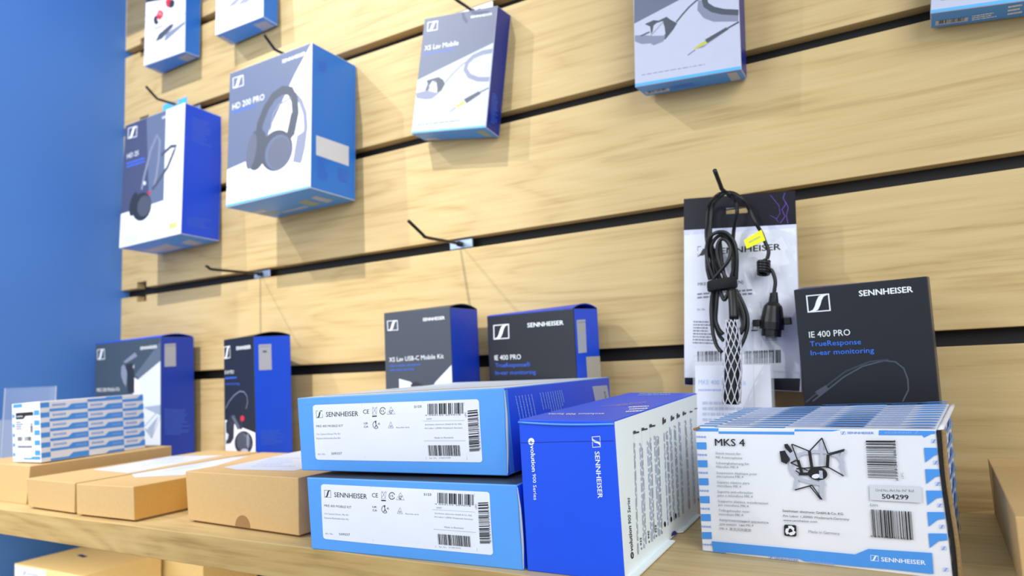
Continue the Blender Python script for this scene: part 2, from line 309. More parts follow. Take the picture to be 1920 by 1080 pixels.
ART = {
  'H1': [
    ('front_artwork', 'F', [
      ('p','paper',[(0.3,-1.4),(129.5,-0.1),(131.5,256.1),(-4.7,307.9)]),
      ('p','charcoal',[(0.4,139.3),(64.1,128.6),(134.7,117.6),(131.5,256.1),(-4.7,307.9)]),
      ('l','grey',1.2,[(0.6,109.1),(16.0,115.9),(33.4,131.4)],0),
      ('l','grey',1.2,[(-1.3,96.7),(30.0,93.8)],0),
      ('p','red',[(37.2,102.9),(44.5,111.0),(54.9,107.1),(60.7,99.5),(58.0,91.9),(49.3,87.5),(38.9,93.9)]),
      ('p','charcoal',[(28.5,96.8),(33.4,102.3),(38.7,99.0),(40.4,90.1),(45.7,83.5),(38.3,79.6),(30.3,86.1)]),
      ('p','pink',[(41.0,103.5),(47.3,106.8),(55.1,101.1),(52.8,95.0)]),
      ('p','red',[(65.6,123.4),(71.7,128.3),(86.9,122.0),(89.6,114.5),(87.4,108.5),(77.5,106.4),(68.5,112.4)]),
      ('p','charcoal',[(79.5,119.2),(89.4,121.3),(95.8,114.4),(93.7,105.0),(82.6,103.3),(78.6,109.4)]),
      ('l','dgrey',1.6,[(27.7,86.8),(25.6,77.1),(38.6,72.7),(63.7,75.1),(98.1,79.7),(128.3,80.3)],0),
      ('l','grey',1.4,[(18.0,74.9),(31.0,70.5),(61.3,72.4)],0),
      ('p','dgrey',[(36.1,43.8),(46.8,57.8),(81.3,68.6),(93.6,68.6),(91.4,60.9),(57.4,45.0)]),
      ('p','mgrey',[(63.8,40.0),(72.0,52.8),(110.8,60.6),(127.5,64.2),(128.2,57.5),(94.3,45.3),(72.5,37.7)]),
      ('l','grey',1.2,[(-0.6,34.4),(17.1,40.2),(37.3,45.2)],0),
      ('l','grey',1.2,[(1.3,23.6),(32.9,29.4),(65.0,39.7)],0),
      ('p','pale',[(2.0,9.8),(53.7,12.5),(53.3,22.6),(2.2,21.7)]),
    ]),
    ('bottom_print', 'B', [
      ('p','label_grey',[(-0.3,25.8),(11.9,23.7),(10.5,2.9),(-1.7,2.8)]),
      ('p','label_grey',[(90.8,25.3),(122.4,28.1),(119.6,2.0),(92.8,2.5)]),
    ]),
  ],
  'H2': [
    ('front_artwork', 'F', [
      ('p','paper',[(-0.1,0.6),(128.1,0.6),(127.5,172.9),(-6.5,224.6)]),
      ('p','mgrey',[(32.3,45.5),(42.9,53.4),(66.0,61.9),(68.3,53.3),(55.8,46.1)]),
      ('p','mgrey',[(60.1,42.4),(74.6,52.8),(97.3,56.5),(101.5,47.4),(87.3,41.0)]),
      ('p','charcoal',[(-2.8,93.8),(127.2,97.8),(127.5,172.9),(-6.5,224.6)]),
      ('l','grey',1.0,[(-1.2,37.3),(19.5,41.5),(34.5,46.4)],0),
      ('l','grey',1.0,[(0.3,24.8),(34.8,32.0),(43.3,37.4)],0),
      ('p','dgrey',[(111.2,16.7),(114.2,16.5),(114.3,12.7),(111.7,12.7)]),
    ]),
    ('bottom_print', 'B', [
      ('p','label_grey',[(-0.9,30.2),(10.7,29.9),(11.1,2.7),(0.2,2.9)]),
      ('p','label_grey',[(91.4,27.5),(121.6,25.3),(120.6,-3.7),(91.4,0.5)]),
    ]),
  ],
  'H3': [
    ('front_artwork', 'F', [
      ('p','paper',[(1.1,0.6),(189.5,0.7),(189.9,251.8),(1.1,252.2)]),
      ('p','navygrey',[(1.1,251.9),(133.3,251.7),(136.8,72.5),(91.7,71.0),(0.5,68.9)]),
      ('p','slategrey',[(70.9,251.8),(133.3,251.7),(136.8,72.5),(91.7,71.0)]),
      ('e','print_white',(10.9,221.9),(41.2,219.4),(10.7,244.5)),
      ('t','print_white','SENNHEISER',1,(121.5,236.5),(156.8,236.7),(121.5,241.4)),
      ('t','print_white','HD 25',0,(11.7,180.3),(49.7,179.9),(11.7,190.4)),
      ('g','print_blue',(12.3,160.0),(72.4,159.2),(11.2,173.7),2),
      ('l','mgrey',6,[(65.9,106.5),(71.8,131.4),(89.2,180.3),(108.0,207.4),(117.6,193.7),(116.3,158.2),(111.0,123.7),(104.6,105.6)],0),
      ('l','dgrey',7,[(99.9,100.1),(116.8,112.9),(145.3,136.0),(163.4,164.1),(168.8,171.9),(152.9,174.5),(123.6,163.1)],0),
      ('p','charcoal',[(98.2,62.8),(95.8,57.2),(92.1,52.3),(87.1,48.4),(81.3,45.7),(74.7,44.2),(67.8,44.1),(60.9,45.4),(54.4,48.1),(48.5,51.9),(43.6,56.8),(39.9,62.5),(37.7,68.6),(37.0,75.0),(37.9,81.2),(40.4,86.9),(44.2,91.9),(49.3,95.8),(55.4,98.6),(62.1,99.9),(69.1,99.9),(76.0,98.4),(82.5,95.6),(88.2,91.7),(93.0,86.8),(96.5,81.2),(98.6,75.1),(99.2,68.9)]),
      ('p','dgrey',[(96.7,65.9),(94.9,61.7),(92.2,58.0),(88.8,55.0),(84.6,52.8),(80.1,51.6),(75.3,51.5),(70.6,52.3),(66.1,54.2),(62.1,57.0),(58.8,60.5),(56.4,64.7),(55.0,69.2),(54.6,73.9),(55.3,78.5),(57.1,82.8),(59.9,86.6),(63.5,89.6),(67.7,91.7),(72.3,92.8),(77.1,92.9),(81.8,92.0),(86.3,90.0),(90.2,87.2),(93.4,83.7),(95.8,79.5),(97.1,75.0),(97.4,70.4)]),
      ('p','charcoal',[(53.1,78.0),(51.4,73.0),(49.2,68.5),(46.6,64.6),(43.7,61.5),(40.7,59.5),(37.8,58.5),(35.0,58.7),(32.6,60.0),(30.5,62.5),(29.1,65.9),(28.2,70.0),(28.1,74.8),(28.5,79.9),(29.7,85.1),(31.4,90.1),(33.7,94.7),(36.3,98.6),(39.2,101.7),(42.2,103.7),(45.1,104.6),(47.9,104.4),(50.3,103.0),(52.3,100.5),(53.8,97.1),(54.6,92.9),(54.7,88.2),(54.2,83.1)]),
      ('p','pale',[(79.1,116.9),(79.1,116.1),(78.8,115.3),(78.3,114.7),(77.6,114.2),(76.7,113.9),(75.7,113.8),(74.7,113.9),(73.6,114.2),(72.6,114.7),(71.7,115.3),(70.9,116.1),(70.2,117.0),(69.8,117.9),(69.6,118.8),(69.7,119.6),(70.0,120.4),(70.5,121.1),(71.2,121.5),(72.1,121.8),(73.1,121.9),(74.1,121.8),(75.2,121.5),(76.2,121.0),(77.1,120.4),(77.9,119.6),(78.6,118.8),(79.0,117.9)]),
      ('p','red',[(95.7,94.4),(95.6,93.7),(95.3,93.1),(94.7,92.6),(93.9,92.2),(92.9,92.0),(91.9,92.0),(90.7,92.1),(89.6,92.4),(88.4,92.8),(87.4,93.4),(86.6,94.1),(85.9,94.8),(85.5,95.6),(85.3,96.3),(85.4,97.0),(85.7,97.7),(86.3,98.2),(87.1,98.5),(88.0,98.7),(89.1,98.8),(90.3,98.6),(91.4,98.3),(92.5,97.9),(93.5,97.3),(94.4,96.6),(95.1,95.9),(95.5,95.2)]),
      ('l','grey',1.0,[(3.2,38.9),(70.9,39.3),(165.1,47.2),(163.8,69.2)],0),
      ('p','olive',[(155.8,23.9),(180.7,24.5),(180.3,13.2),(156.5,13.0)]),
      ('p','pale',[(15.4,22.3),(61.9,21.5),(62.2,3.9),(15.7,6.0)]),
    ]),
    ('side_print', 'R', [
      ('g','print_blue',(15.9,180.0),(59.4,180.4),(15.8,229.9),9),
      ('g','print_blue',(12.7,16.0),(70.7,19.0),(12.6,36.0),5),
    ]),
    ('bottom_print', 'B', [
      ('p','label_grey',[(18.7,45.9),(114.5,59.2),(107.8,16.9),(37.4,8.0)]),
      ('p','label_grey',[(139.9,46.2),(168.1,48.9),(158.7,10.6),(129.5,7.4)]),
    ]),
  ],
  'H4': [
    ('front_artwork', 'F', [
      ('p','paper',[(-0.2,4.6),(200.4,3.4),(200.9,238.8),(0.5,239.7)]),
      ('p','slategrey',[(0.5,239.7),(200.9,238.8),(162.0,195.1),(148.4,176.5),(107.1,118.4),(91.3,86.3),(51.4,71.9),(-2.4,66.1)]),
      ('e','print_white',(9.6,209.1),(37.5,208.0),(8.3,228.5)),
      ('t','print_white','SENNHEISER',1,(132.3,222.3),(186.4,222.1),(132.3,228.3)),
      ('t','print_white','HD 200 PRO',0,(9.9,170.6),(90.5,169.9),(9.9,181.8)),
      ('g','print_blue',(10.2,162.8),(68.5,161.9),(9.9,169.1),1),
      ('l','mgrey',8,[(162.7,161.3),(176.8,146.2),(186.9,123.7),(189.3,100.4),(184.1,67.4),(176.8,46.3)],0),
      ('l','dgrey',15,[(78.7,112.7),(81.5,130.0),(95.6,153.7),(113.9,170.2),(134.3,175.6),(152.6,169.6),(162.9,152.5),(165.4,128.7),(158.1,101.4)],0),
      ('l','mgrey',3,[(107.2,112.5),(113.9,140.5),(126.7,152.3),(154.9,157.3)],0),
      ('p','dgrey',[(98.7,79.0),(96.4,71.7),(93.0,65.1),(88.8,59.6),(83.8,55.4),(78.5,52.7),(72.9,51.7),(67.4,52.5),(62.3,55.0),(57.9,59.1),(54.2,64.6),(51.7,71.2),(50.3,78.6),(50.2,86.5),(51.4,94.3),(53.7,101.8),(57.2,108.5),(61.6,114.1),(66.6,118.3),(72.1,120.8),(77.7,121.6),(83.2,120.7),(88.2,118.1),(92.6,113.9),(96.1,108.3),(98.5,101.7),(99.8,94.4),(99.9,86.7)]),
      ('p','cup_grey',[(72.7,82.8),(70.9,76.3),(68.7,70.4),(66.1,65.2),(63.3,61.1),(60.3,58.3),(57.5,56.8),(54.8,56.9),(52.5,58.4),(50.7,61.3),(49.3,65.4),(48.6,70.7),(48.6,76.7),(49.2,83.3),(50.4,89.9),(52.3,96.5),(54.5,102.5),(57.2,107.6),(60.0,111.8),(62.9,114.6),(65.8,116.0),(68.4,115.9),(70.7,114.3),(72.6,111.3),(73.9,107.1),(74.5,101.9),(74.6,95.9),(73.9,89.4)]),
      ('p','dgrey',[(157.2,60.7),(153.2,54.3),(147.7,48.9),(140.9,44.9),(133.1,42.3),(124.8,41.4),(116.3,42.2),(108.0,44.7),(100.5,48.8),(93.9,54.2),(88.8,60.8),(85.4,68.1),(83.9,75.9),(84.3,83.7),(86.7,91.0),(91.0,97.6),(96.8,103.0),(103.9,107.0),(111.9,109.4),(120.4,110.1),(128.9,109.0),(137.1,106.3),(144.5,102.1),(150.7,96.5),(155.5,90.0),(158.6,82.8),(160.0,75.3),(159.5,67.8)]),
      ('p','slategrey',[(154.4,59.9),(151.0,54.4),(146.4,49.7),(140.8,46.1),(134.5,43.8),(127.7,42.9),(120.9,43.4),(114.3,45.3),(108.3,48.6),(103.2,53.1),(99.2,58.5),(96.7,64.7),(95.7,71.2),(96.2,77.8),(98.3,84.1),(101.9,89.7),(106.7,94.4),(112.5,98.0),(119.0,100.2),(125.8,101.0),(132.7,100.3),(139.2,98.2),(145.1,94.8),(150.0,90.3),(153.7,84.9),(156.1,78.8),(157.0,72.4),(156.5,66.0)]),
      ('p','cup_grey',[(152.6,60.3),(149.6,55.3),(145.5,51.0),(140.6,47.7),(135.0,45.5),(129.1,44.6),(123.2,45.0),(117.5,46.6),(112.4,49.5),(108.1,53.4),(104.8,58.2),(102.7,63.7),(101.9,69.5),(102.5,75.4),(104.4,81.0),(107.6,86.2),(111.8,90.5),(116.9,93.8),(122.5,95.9),(128.5,96.7),(134.4,96.2),(140.1,94.4),(145.1,91.5),(149.3,87.5),(152.4,82.7),(154.4,77.3),(155.1,71.6),(154.5,65.8)]),
      ('p','dgrey',[(146.2,98.2),(155.4,131.0),(171.9,138.7),(164.1,94.4),(154.4,87.8)]),
      ('p','mgrey',[(161.2,49.3),(170.1,90.2),(187.4,95.1),(178.8,43.1)]),
      ('l','grey',1.6,[(-1.6,35.6),(59.2,33.9),(92.8,39.1),(113.3,41.1)],0),
      ('g','grey',(9.6,15.6),(66.2,16.0),(9.5,19.6),1),
      ('p','band_blue',[(0.0,0.1),(200.4,-0.5),(200.4,3.4),(-0.2,4.6)]),
    ]),
    ('side_print', 'R', [
      ('p','paper',[(11.1,55.7),(84.3,55.9),(84.0,89.6),(10.6,87.7)]),
      ('g','print_blue',(14.9,18.7),(40.4,19.0),(14.4,53.7),10),
      ('g','print_blue',(59.7,24.9),(87.9,25.5),(59.5,48.2),7),
      ('g','print_blue',(13.5,195.5),(38.1,200.5),(13.3,214.3),4),
    ]),
    ('bottom_print', 'B', [
      ('p','label_grey',[(6.3,56.0),(41.6,59.3),(37.2,46.8),(-0.8,41.7)]),
      ('p','label_olive',[(0.4,35.4),(47.1,38.5),(43.8,24.7),(2.8,24.7)]),
      ('p','label_grey',[(47.7,29.8),(117.2,36.1),(116.5,25.9),(50.3,22.7)]),
      ('p','label_olive',[(124.7,59.8),(146.8,63.4),(146.8,27.1),(123.9,23.0)]),
      ('p','label_grey',[(159.6,64.2),(173.8,66.6),(176.2,28.3),(157.1,23.2)]),
    ]),
  ],
  'H5': [
    ('front_artwork', 'F', [
      ('p','paper_grey',[(-0.2,2.9),(134.5,3.2),(134.6,183.1),(0.3,183.0)]),
      ('p','slate_print',[(0.3,183.0),(134.6,183.1),(134.7,126.9),(0.3,85.0)]),
      ('e','print_white',(8.1,161.2),(28.2,161.1),(7.3,176.0)),
      ('t','print_white','SENNHEISER',1,(88.8,170.6),(126.8,170.1),(88.8,174.3)),
      ('t','print_white','XS Lav Mobile',0,(7.1,130.9),(71.2,131.5),(7.1,138.9)),
      ('g','print_blue',(8.1,124.0),(64.7,124.5),(7.6,127.6),1),
      ('l','mgrey',2,[(54.2,75.2),(65.1,86.4),(80.5,99.1),(94.1,105.6),(112.0,113.6),(133.8,115.9)],0),
      ('l','mgrey',7,[(133.2,114.6),(116.7,114.1),(100.7,109.9),(90.9,101.9),(88.5,92.0),(97.0,80.9),(113.0,74.1),(132.8,71.9)],0),
      ('p','dgrey',[(18.2,82.1),(29.4,84.0),(40.5,85.3),(49.9,79.8),(54.0,73.1),(48.4,63.4),(41.4,59.9),(40.3,68.3),(37.9,76.9),(29.8,80.9),(24.4,74.1),(24.3,65.7),(17.8,66.4),(21.5,76.5)]),
      ('p','mgrey',[(0.2,63.9),(20.4,66.1),(33.5,62.7),(43.9,59.7),(32.4,52.4),(19.7,52.6),(2.6,56.3)]),
      ('l','grey',1.2,[(21.7,66.0),(36.2,80.2)],0),
      ('p','dgrey',[(91.6,45.9),(116.2,55.6),(121.2,52.1),(97.1,39.3)]),
      ('p','gold',[(77.9,37.0),(91.9,43.8),(94.7,39.5),(80.7,34.1)]),
      ('l','mgrey',1.6,[(68.6,29.0),(78.7,34.9)],0),
      ('l','dgrey',1.8,[(118.7,54.0),(133.1,58.9)],0),
      ('g','grey',(10.1,11.6),(88.5,12.8),(9.7,14.8),1),
      ('p','band_blue',[(0.3,-0.2),(134.8,0.2),(134.5,3.2),(-0.2,2.9)]),
    ]),
    ('side_print', 'R', [
      ('g','print_blue',(11.2,11.7),(29.4,14.9),(7.1,56.3),14),
    ]),
    ('bottom_print', 'B', [
      ('p','label_grey',[(5.6,10.7),(29.9,12.4),(32.4,1.4),(6.4,-0.8)]),
      ('p','label_olive',[(112.6,26.6),(126.2,27.9),(129.2,4.9),(116.5,3.2)]),
    ]),
  ],
  'H6': [
    ('front_artwork', 'F', [
      ('p','paper_grey',[(-0.2,4.5),(129.9,4.1),(132.1,191.0),(2.3,230.0)]),
      ('p','slate_print',[(0.7,82.3),(59.0,100.0),(129.5,119.5),(132.1,191.0),(2.3,230.0)]),
      ('l','dgrey',2.2,[(54.5,72.9),(62.1,80.6),(70.9,88.5),(80.7,94.9),(94.0,100.4)],0),
      ('l','mgrey',12,[(87.8,93.2),(86.3,83.8),(92.0,75.2),(101.2,69.5),(129.2,63.9)],0),
      ('l','dgrey',7,[(91.6,99.7),(89.6,92.8),(91.2,86.3),(99.2,79.0),(110.7,73.7),(128.8,68.8)],0),
      ('p','dgrey',[(14.4,79.0),(26.0,81.6),(32.3,79.6),(42.4,82.4),(47.3,77.6),(55.7,71.4),(50.6,64.3),(40.4,53.9),(35.5,54.9),(40.6,61.4),(39.6,70.4),(37.3,77.9),(29.7,77.0),(25.8,74.6),(24.4,67.3),(22.4,63.9),(21.4,74.3)]),
      ('p','mgrey',[(1.2,67.0),(12.8,65.3),(24.3,61.7),(40.6,58.9),(37.9,51.9),(25.3,49.4),(21.5,52.7),(10.0,54.0),(1.3,59.3)]),
      ('l','grey',1.4,[(21.7,62.2),(38.5,77.0)],0),
      ('l','dgrey',2,[(9.0,64.8),(20.6,67.5)],0),
      ('p','dgrey',[(88.7,44.1),(114.0,54.0),(116.8,51.0),(90.9,38.8)]),
      ('p','mgrey',[(75.9,34.4),(92.0,38.6),(114.5,49.7),(86.0,34.9)]),
      ('p','gold',[(74.8,36.1),(88.6,42.9),(91.5,39.3),(77.1,34.2)]),
      ('l','mgrey',1.6,[(67.4,28.7),(76.5,33.7)],0),
      ('l','dgrey',2.2,[(115.7,52.5),(129.0,57.4)],0),
      ('g','grey',(9.2,13.3),(87.7,12.7),(9.3,15.6),1),
      ('p','band_blue',[(0.5,-0.5),(129.7,-0.2),(129.9,4.1),(-0.2,4.5)]),
    ]),
    ('bottom_print', 'B', [
      ('p','paper_grey',[(3.8,18.0),(35.9,18.8),(34.6,7.1),(2.8,7.8)]),
      ('b','print_dark',(6.3,10.3),(31.1,11.6),(8.5,18.4),30),
      ('p','label_grey',[(111.7,36.9),(122.9,36.2),(122.9,3.8),(111.2,1.6)]),
      ('g','print_blue',(37.1,10.2),(77.6,10.3),(40.1,24.4),3),
    ]),
  ],
  'H7': [
    ('front_artwork', 'F', [
      ('p','paper_grey',[(-0.1,3.6),(79.7,4.1),(109.4,4.3),(105.2,135.5),(-6.8,167.1)]),
      ('p','slate_print',[(-4.3,105.7),(106.1,107.3),(105.2,135.5),(-6.8,167.1)]),
      ('g','dgrey',(8.9,12.2),(19.8,11.8),(8.9,13.4),1),
      ('p','band_blue',[(-0.0,0.1),(109.6,-0.9),(109.4,4.2),(-0.1,3.6)]),
    ]),
    ('bottom_print', 'B', [
      ('p','paper_grey',[(4.3,6.7),(34.0,7.0),(34.5,17.0),(5.0,17.8)]),
      ('b','print_dark',(7.8,9.1),(30.7,9.4),(8.0,17.6),32),
      ('g','print_white',(38.0,6.3),(63.8,7.9),(37.4,20.8),3),
      ('g','print_white',(68.6,7.4),(82.5,8.9),(67.5,33.4),3),
    ]),
  ],
  'S1': [
    ('front_artwork', 'F', [
      ('p','midslate',[(135.6,169.4),(216.1,228.1),(216.0,192.3),(149.0,161.2)]),
      ('p','lightpaper',[(216.0,192.3),(221.1,40.7),(102.0,38.6),(120.7,107.6),(135.7,156.1)]),
      ('p','mgrey',[(96.6,195.7),(135.4,212.2),(143.1,204.7),(106.4,193.4)]),
      ('p','dgrey',[(106.4,193.4),(143.1,204.7),(141.5,202.1),(109.2,190.6)]),
      ('p','mgrey',[(90.8,188.0),(100.6,191.0),(110.5,174.8),(106.8,148.0),(97.0,157.3),(89.7,171.1)]),
      ('p','charcoal',[(106.5,190.7),(127.8,192.0),(132.5,174.0),(133.9,136.2),(112.8,136.6),(110.6,170.3)]),
      ('p','pale',[(128.6,185.3),(133.6,189.5),(131.7,180.7)]),
      ('p','paper',[(133.7,165.0),(149.0,157.9),(154.8,129.1),(133.9,136.2)]),
      ('p','greyblue',[(166.0,109.3),(217.0,113.0),(218.7,93.8),(166.0,107.1)]),
      ('l','dgrey',2.0,[(168.0,70.3),(188.2,53.3),(216.9,91.7)],0),
      ('l','mgrey',1.6,[(168.0,74.6),(202.6,98.2)],0),
      ('p','greyblue',[(173.5,68.2),(209.8,93.9),(188.2,55.4)]),
      ('e','print_white',(8.0,204.1),(34.3,204.2),(6.4,224.6)),
      ('t','print_white','SENNHEISER',1,(152.5,216.0),(204.8,216.6),(152.5,221.8)),
      ('t','print_white','MKE 200 Mobile Kit',0,(6.6,140.9),(85.3,141.1),(6.6,148.4)),
    ]),
    ('sticker', 'R', [
      ('p','label_grey',[(7.2,181.8),(30.3,182.6),(29.9,225.1),(7.3,223.8)]),
      ('p','olive',[(16.1,211.1),(23.3,211.6),(23.3,213.3),(16.1,212.9)]),
      ('g','grey',(8.3,218.8),(28.8,219.3),(8.3,222.1),1),
    ]),
    ('side_print', 'R', [
      ('g','print_blue',(7.0,58.3),(58.6,52.6),(7.1,106.3),13),
    ]),
  ],
  'S2': [
    ('front_artwork', 'F', [
      ('p','paper',[(3.4,86.1),(70.5,74.6),(122.2,68.2),(125.3,33.7),(3.7,26.2)]),
      ('l','mgrey',1.5,[(5.4,104.5),(18.3,115.4),(38.5,126.6),(60.7,133.5),(77.4,132.8),(87.4,126.1),(89.8,115.8),(83.3,105.5)],0),
      ('p','charcoal',[(6.4,80.8),(27.7,94.1),(39.9,88.0),(36.5,56.3),(24.1,47.4),(6.7,45.5)]),
      ('p','charcoal',[(106.0,52.1),(105.0,47.9),(102.5,43.9),(98.5,40.2),(93.2,36.9),(87.0,34.4),(80.0,32.6),(72.6,31.7),(65.2,31.8),(58.1,32.8),(51.7,34.7),(46.4,37.5),(42.4,40.9),(39.9,44.9),(39.2,49.1),(40.2,53.4),(42.9,57.6),(47.1,61.4),(52.7,64.7),(59.3,67.2),(66.5,68.9),(74.0,69.6),(81.4,69.4),(88.3,68.2),(94.5,66.2),(99.5,63.4),(103.2,60.0),(105.4,56.2)]),
      ('p','dgrey',[(86.7,53.3),(86.1,49.8),(84.5,46.5),(82.1,43.5),(79.0,40.9),(75.3,38.9),(71.1,37.6),(66.7,37.0),(62.4,37.1),(58.3,38.0),(54.6,39.7),(51.5,42.0),(49.2,44.9),(47.8,48.1),(47.4,51.6),(48.0,55.1),(49.6,58.4),(52.1,61.5),(55.4,64.1),(59.2,66.1),(63.5,67.4),(67.9,67.9),(72.2,67.7),(76.3,66.7),(79.9,65.0),(82.9,62.7),(85.1,59.8),(86.4,56.7)]),
      ('p','mgrey',[(92.7,54.5),(92.4,51.8),(92.0,49.2),(91.4,46.9),(90.6,44.9),(89.6,43.4),(88.6,42.5),(87.6,42.1),(86.6,42.4),(85.7,43.2),(84.9,44.6),(84.2,46.6),(83.8,48.9),(83.6,51.4),(83.5,54.2),(83.8,56.9),(84.2,59.5),(84.9,61.8),(85.7,63.8),(86.6,65.3),(87.6,66.3),(88.6,66.6),(89.6,66.3),(90.6,65.5),(91.4,64.0),(92.0,62.1),(92.4,59.8),(92.7,57.3)]),
      ('p','dgrey',[(27.7,93.1),(40.1,94.8),(63.4,74.0),(51.4,70.5)]),
      ('p','charcoal',[(59.1,86.4),(73.2,86.7),(68.0,72.1),(58.6,71.8)]),
      ('p','red',[(77.1,89.9),(76.9,88.9),(76.3,87.9),(75.4,87.0),(74.2,86.3),(72.7,85.7),(71.1,85.3),(69.4,85.2),(67.8,85.2),(66.2,85.5),(64.8,86.0),(63.6,86.7),(62.7,87.6),(62.2,88.5),(62.0,89.6),(62.3,90.6),(62.9,91.6),(63.8,92.4),(65.0,93.2),(66.5,93.8),(68.1,94.1),(69.8,94.3),(71.4,94.2),(73.0,93.9),(74.4,93.4),(75.6,92.7),(76.4,91.8),(77.0,90.9)]),
      ('l','mgrey',1.2,[(32.6,91.7),(49.3,79.8),(58.6,72.6)],0),
      ('l','grey',0.9,[(74.7,64.0),(95.1,58.7),(97.7,44.6)],0),
      ('l','dgrey',1.5,[(16.3,72.5),(32.3,81.5),(35.8,64.7)],0),
      ('p','lightpaper',[(4.6,65.8),(17.0,61.9),(12.8,53.2),(4.2,50.8)]),
      ('p','label_grey',[(88.9,39.1),(88.5,38.5),(87.5,37.8),(86.0,37.2),(84.0,36.7),(81.5,36.2),(78.8,35.8),(75.9,35.6),(73.1,35.5),(70.3,35.6),(67.9,35.8),(65.8,36.1),(64.3,36.6),(63.4,37.2),(63.0,37.8),(63.4,38.5),(64.4,39.1),(66.0,39.7),(68.0,40.3),(70.5,40.8),(73.3,41.1),(76.2,41.3),(79.0,41.4),(81.7,41.3),(84.1,41.1),(86.2,40.8),(87.6,40.3),(88.6,39.8)]),
      ('e','print_white',(1.4,189.0),(26.7,189.7),(1.3,209.7)),
      ('t','print_white','SENNHEISER',1,(50.8,202.0),(104.7,202.2),(50.8,208.0)),
      ('t','print_white','IE 40 PRO',0,(5.0,163.1),(40.6,163.2),(5.0,169.2)),
      ('g','print_blue',(4.8,153.5),(51.7,154.1),(4.9,158.7),1),
      ('t','print_blue','monitoring',0,(5.7,144.6),(61.1,144.6),(5.7,148.9)),
    ]),
    ('sticker', 'R', [
      ('p','label_grey',[(8.0,167.0),(29.8,166.7),(29.6,208.6),(8.3,208.5)]),
      ('p','dgrey',[(15.1,195.3),(21.6,195.2),(21.7,198.3),(15.2,198.4)]),
      ('g','grey',(10.4,203.8),(27.7,203.5),(10.4,206.9),1),
    ]),
    ('side_print', 'R', [
      ('g','print_blue',(9.6,47.5),(49.2,44.8),(9.5,70.8),9),
    ]),
  ],
  'S3': [
    ('front_artwork', 'F', [
      ('p','lightpaper',[(119.2,160.6),(118.6,110.9),(66.9,111.5),(89.7,138.4)]),
      ('p','lightpaper',[(25.3,144.5),(46.1,139.5),(61.3,126.3),(60.7,111.5),(25.0,111.9)]),
      ('p','charcoal',[(45.9,135.2),(54.0,140.0),(67.9,134.7),(79.3,111.3),(54.4,111.6)]),
      ('e','print_white',(6.7,213.8),(26.3,213.6),(6.2,228.3)),
      ('t','print_white','SENNHEISER',1,(71.7,223.3),(109.3,223.4),(71.7,228.0)),
      ('t','print_white','XS Lav USB-C Mobile Kit',0,(8.1,168.9),(105.3,170.1),(8.1,175.5)),
      ('t','print_blue2','Clip-on lavalier microphone',0,(8.5,161.7),(64.4,162.0),(8.5,165.0)),
      ('t','print_blue2','with tripod and clamp',0,(8.9,155.6),(53.1,155.9),(8.9,158.9)),
    ]),
  ],
  'S4': [
    ('front_artwork', 'F', [
      ('e','print_white',(10.8,192.1),(38.6,192.2),(11.3,211.9)),
      ('t','print_white','SENNHEISER',1,(70.6,205.3),(128.4,205.2),(70.6,211.2)),
      ('t','print_white','IE 400 PRO',0,(11.1,163.9),(57.1,163.8),(11.1,170.9)),
      ('t','print_blue','TrueResponse®',0,(12.2,154.2),(72.3,153.8),(12.2,160.0)),
      ('t','print_blue','In-ear monitoring',0,(11.6,144.1),(80.8,143.8),(11.6,149.9)),
      ('l','grey',1.2,[(3.0,93.2),(35.8,117.1),(75.4,126.2),(103.5,116.9),(107.8,94.4)],0),
    ]),
    ('sticker', 'R', [
      ('p','label_grey',[(5.9,168.2),(25.1,168.6),(25.9,211.0),(5.4,210.3)]),
      ('p','olive',[(13.5,197.1),(19.7,197.4),(20.0,200.6),(13.8,200.5)]),
      ('g','grey',(7.4,205.8),(25.5,206.4),(7.7,208.5),1),
    ]),
    ('price_sticker', 'R', [
      ('p','label_beige',[(23.3,133.0),(56.3,131.7),(56.5,162.4),(22.9,163.0)]),
    ]),
  ],
  'S5': [
    ('front_artwork', 'F', [
      ('l','dgrey',1.4,[(8.4,106.6),(22.9,117.4),(39.5,130.3),(57.6,140.4),(76.9,145.2),(86.9,143.5),(93.4,136.8),(95.9,126.5),(95.6,116.3),(89.7,105.0)],0),
      ('l','slate_dark',1.6,[(1.4,105.4),(18.5,118.7),(42.2,136.2),(64.3,144.8),(81.0,146.0)],0),
      ('p','dgrey',[(11.5,116.3),(22.2,122.7),(25.2,118.6),(14.5,112.1)]),
      ('e','print_white',(11.6,198.1),(33.7,197.9),(11.5,215.9)),
      ('t','print_white','SENNHEISER',1,(60.9,210.0),(107.3,209.3),(60.9,215.9)),
      ('t','print_white','IE 400 PRO',0,(10.9,172.1),(49.6,172.0),(10.9,178.7)),
      ('t','print_blue2','TrueResponse',0,(11.0,163.2),(58.5,162.5),(11.0,168.6)),
      ('t','print_blue2','In-ear monitoring',0,(10.9,153.9),(69.3,153.5),(10.9,159.3)),
    ]),
  ],
  'up': [
    ('label', 'F', [
      ('p','label_white',[(18.1,13.1),(18.4,12.1),(19.2,11.3),(20.3,10.7),(21.6,10.5),(190.6,10.4),(191.6,10.6),(192.5,11.1),(193.1,11.9),(193.3,12.9),(192.6,58.7),(192.4,59.7),(191.8,60.5),(190.8,61.1),(189.8,61.3),(21.9,62.2),(20.6,62.0),(19.4,61.4),(18.6,60.6),(18.4,59.6)]),
      ('e','print_dark',(22.1,49.7),(29.9,49.9),(21.9,56.6)),
      ('t','print_dark','SENNHEISER',0.5,(33.6,50.7),(70.2,50.6),(33.6,55.3)),
      ('t','print_dark','MKE 400 MOBILE KIT',0,(21.4,41.0),(52.8,41.1),(21.4,43.2)),
      ('t','print_grey','On-Camera Direct. Mic Kit',0,(21.3,33.7),(49.1,34.1),(21.3,35.4)),
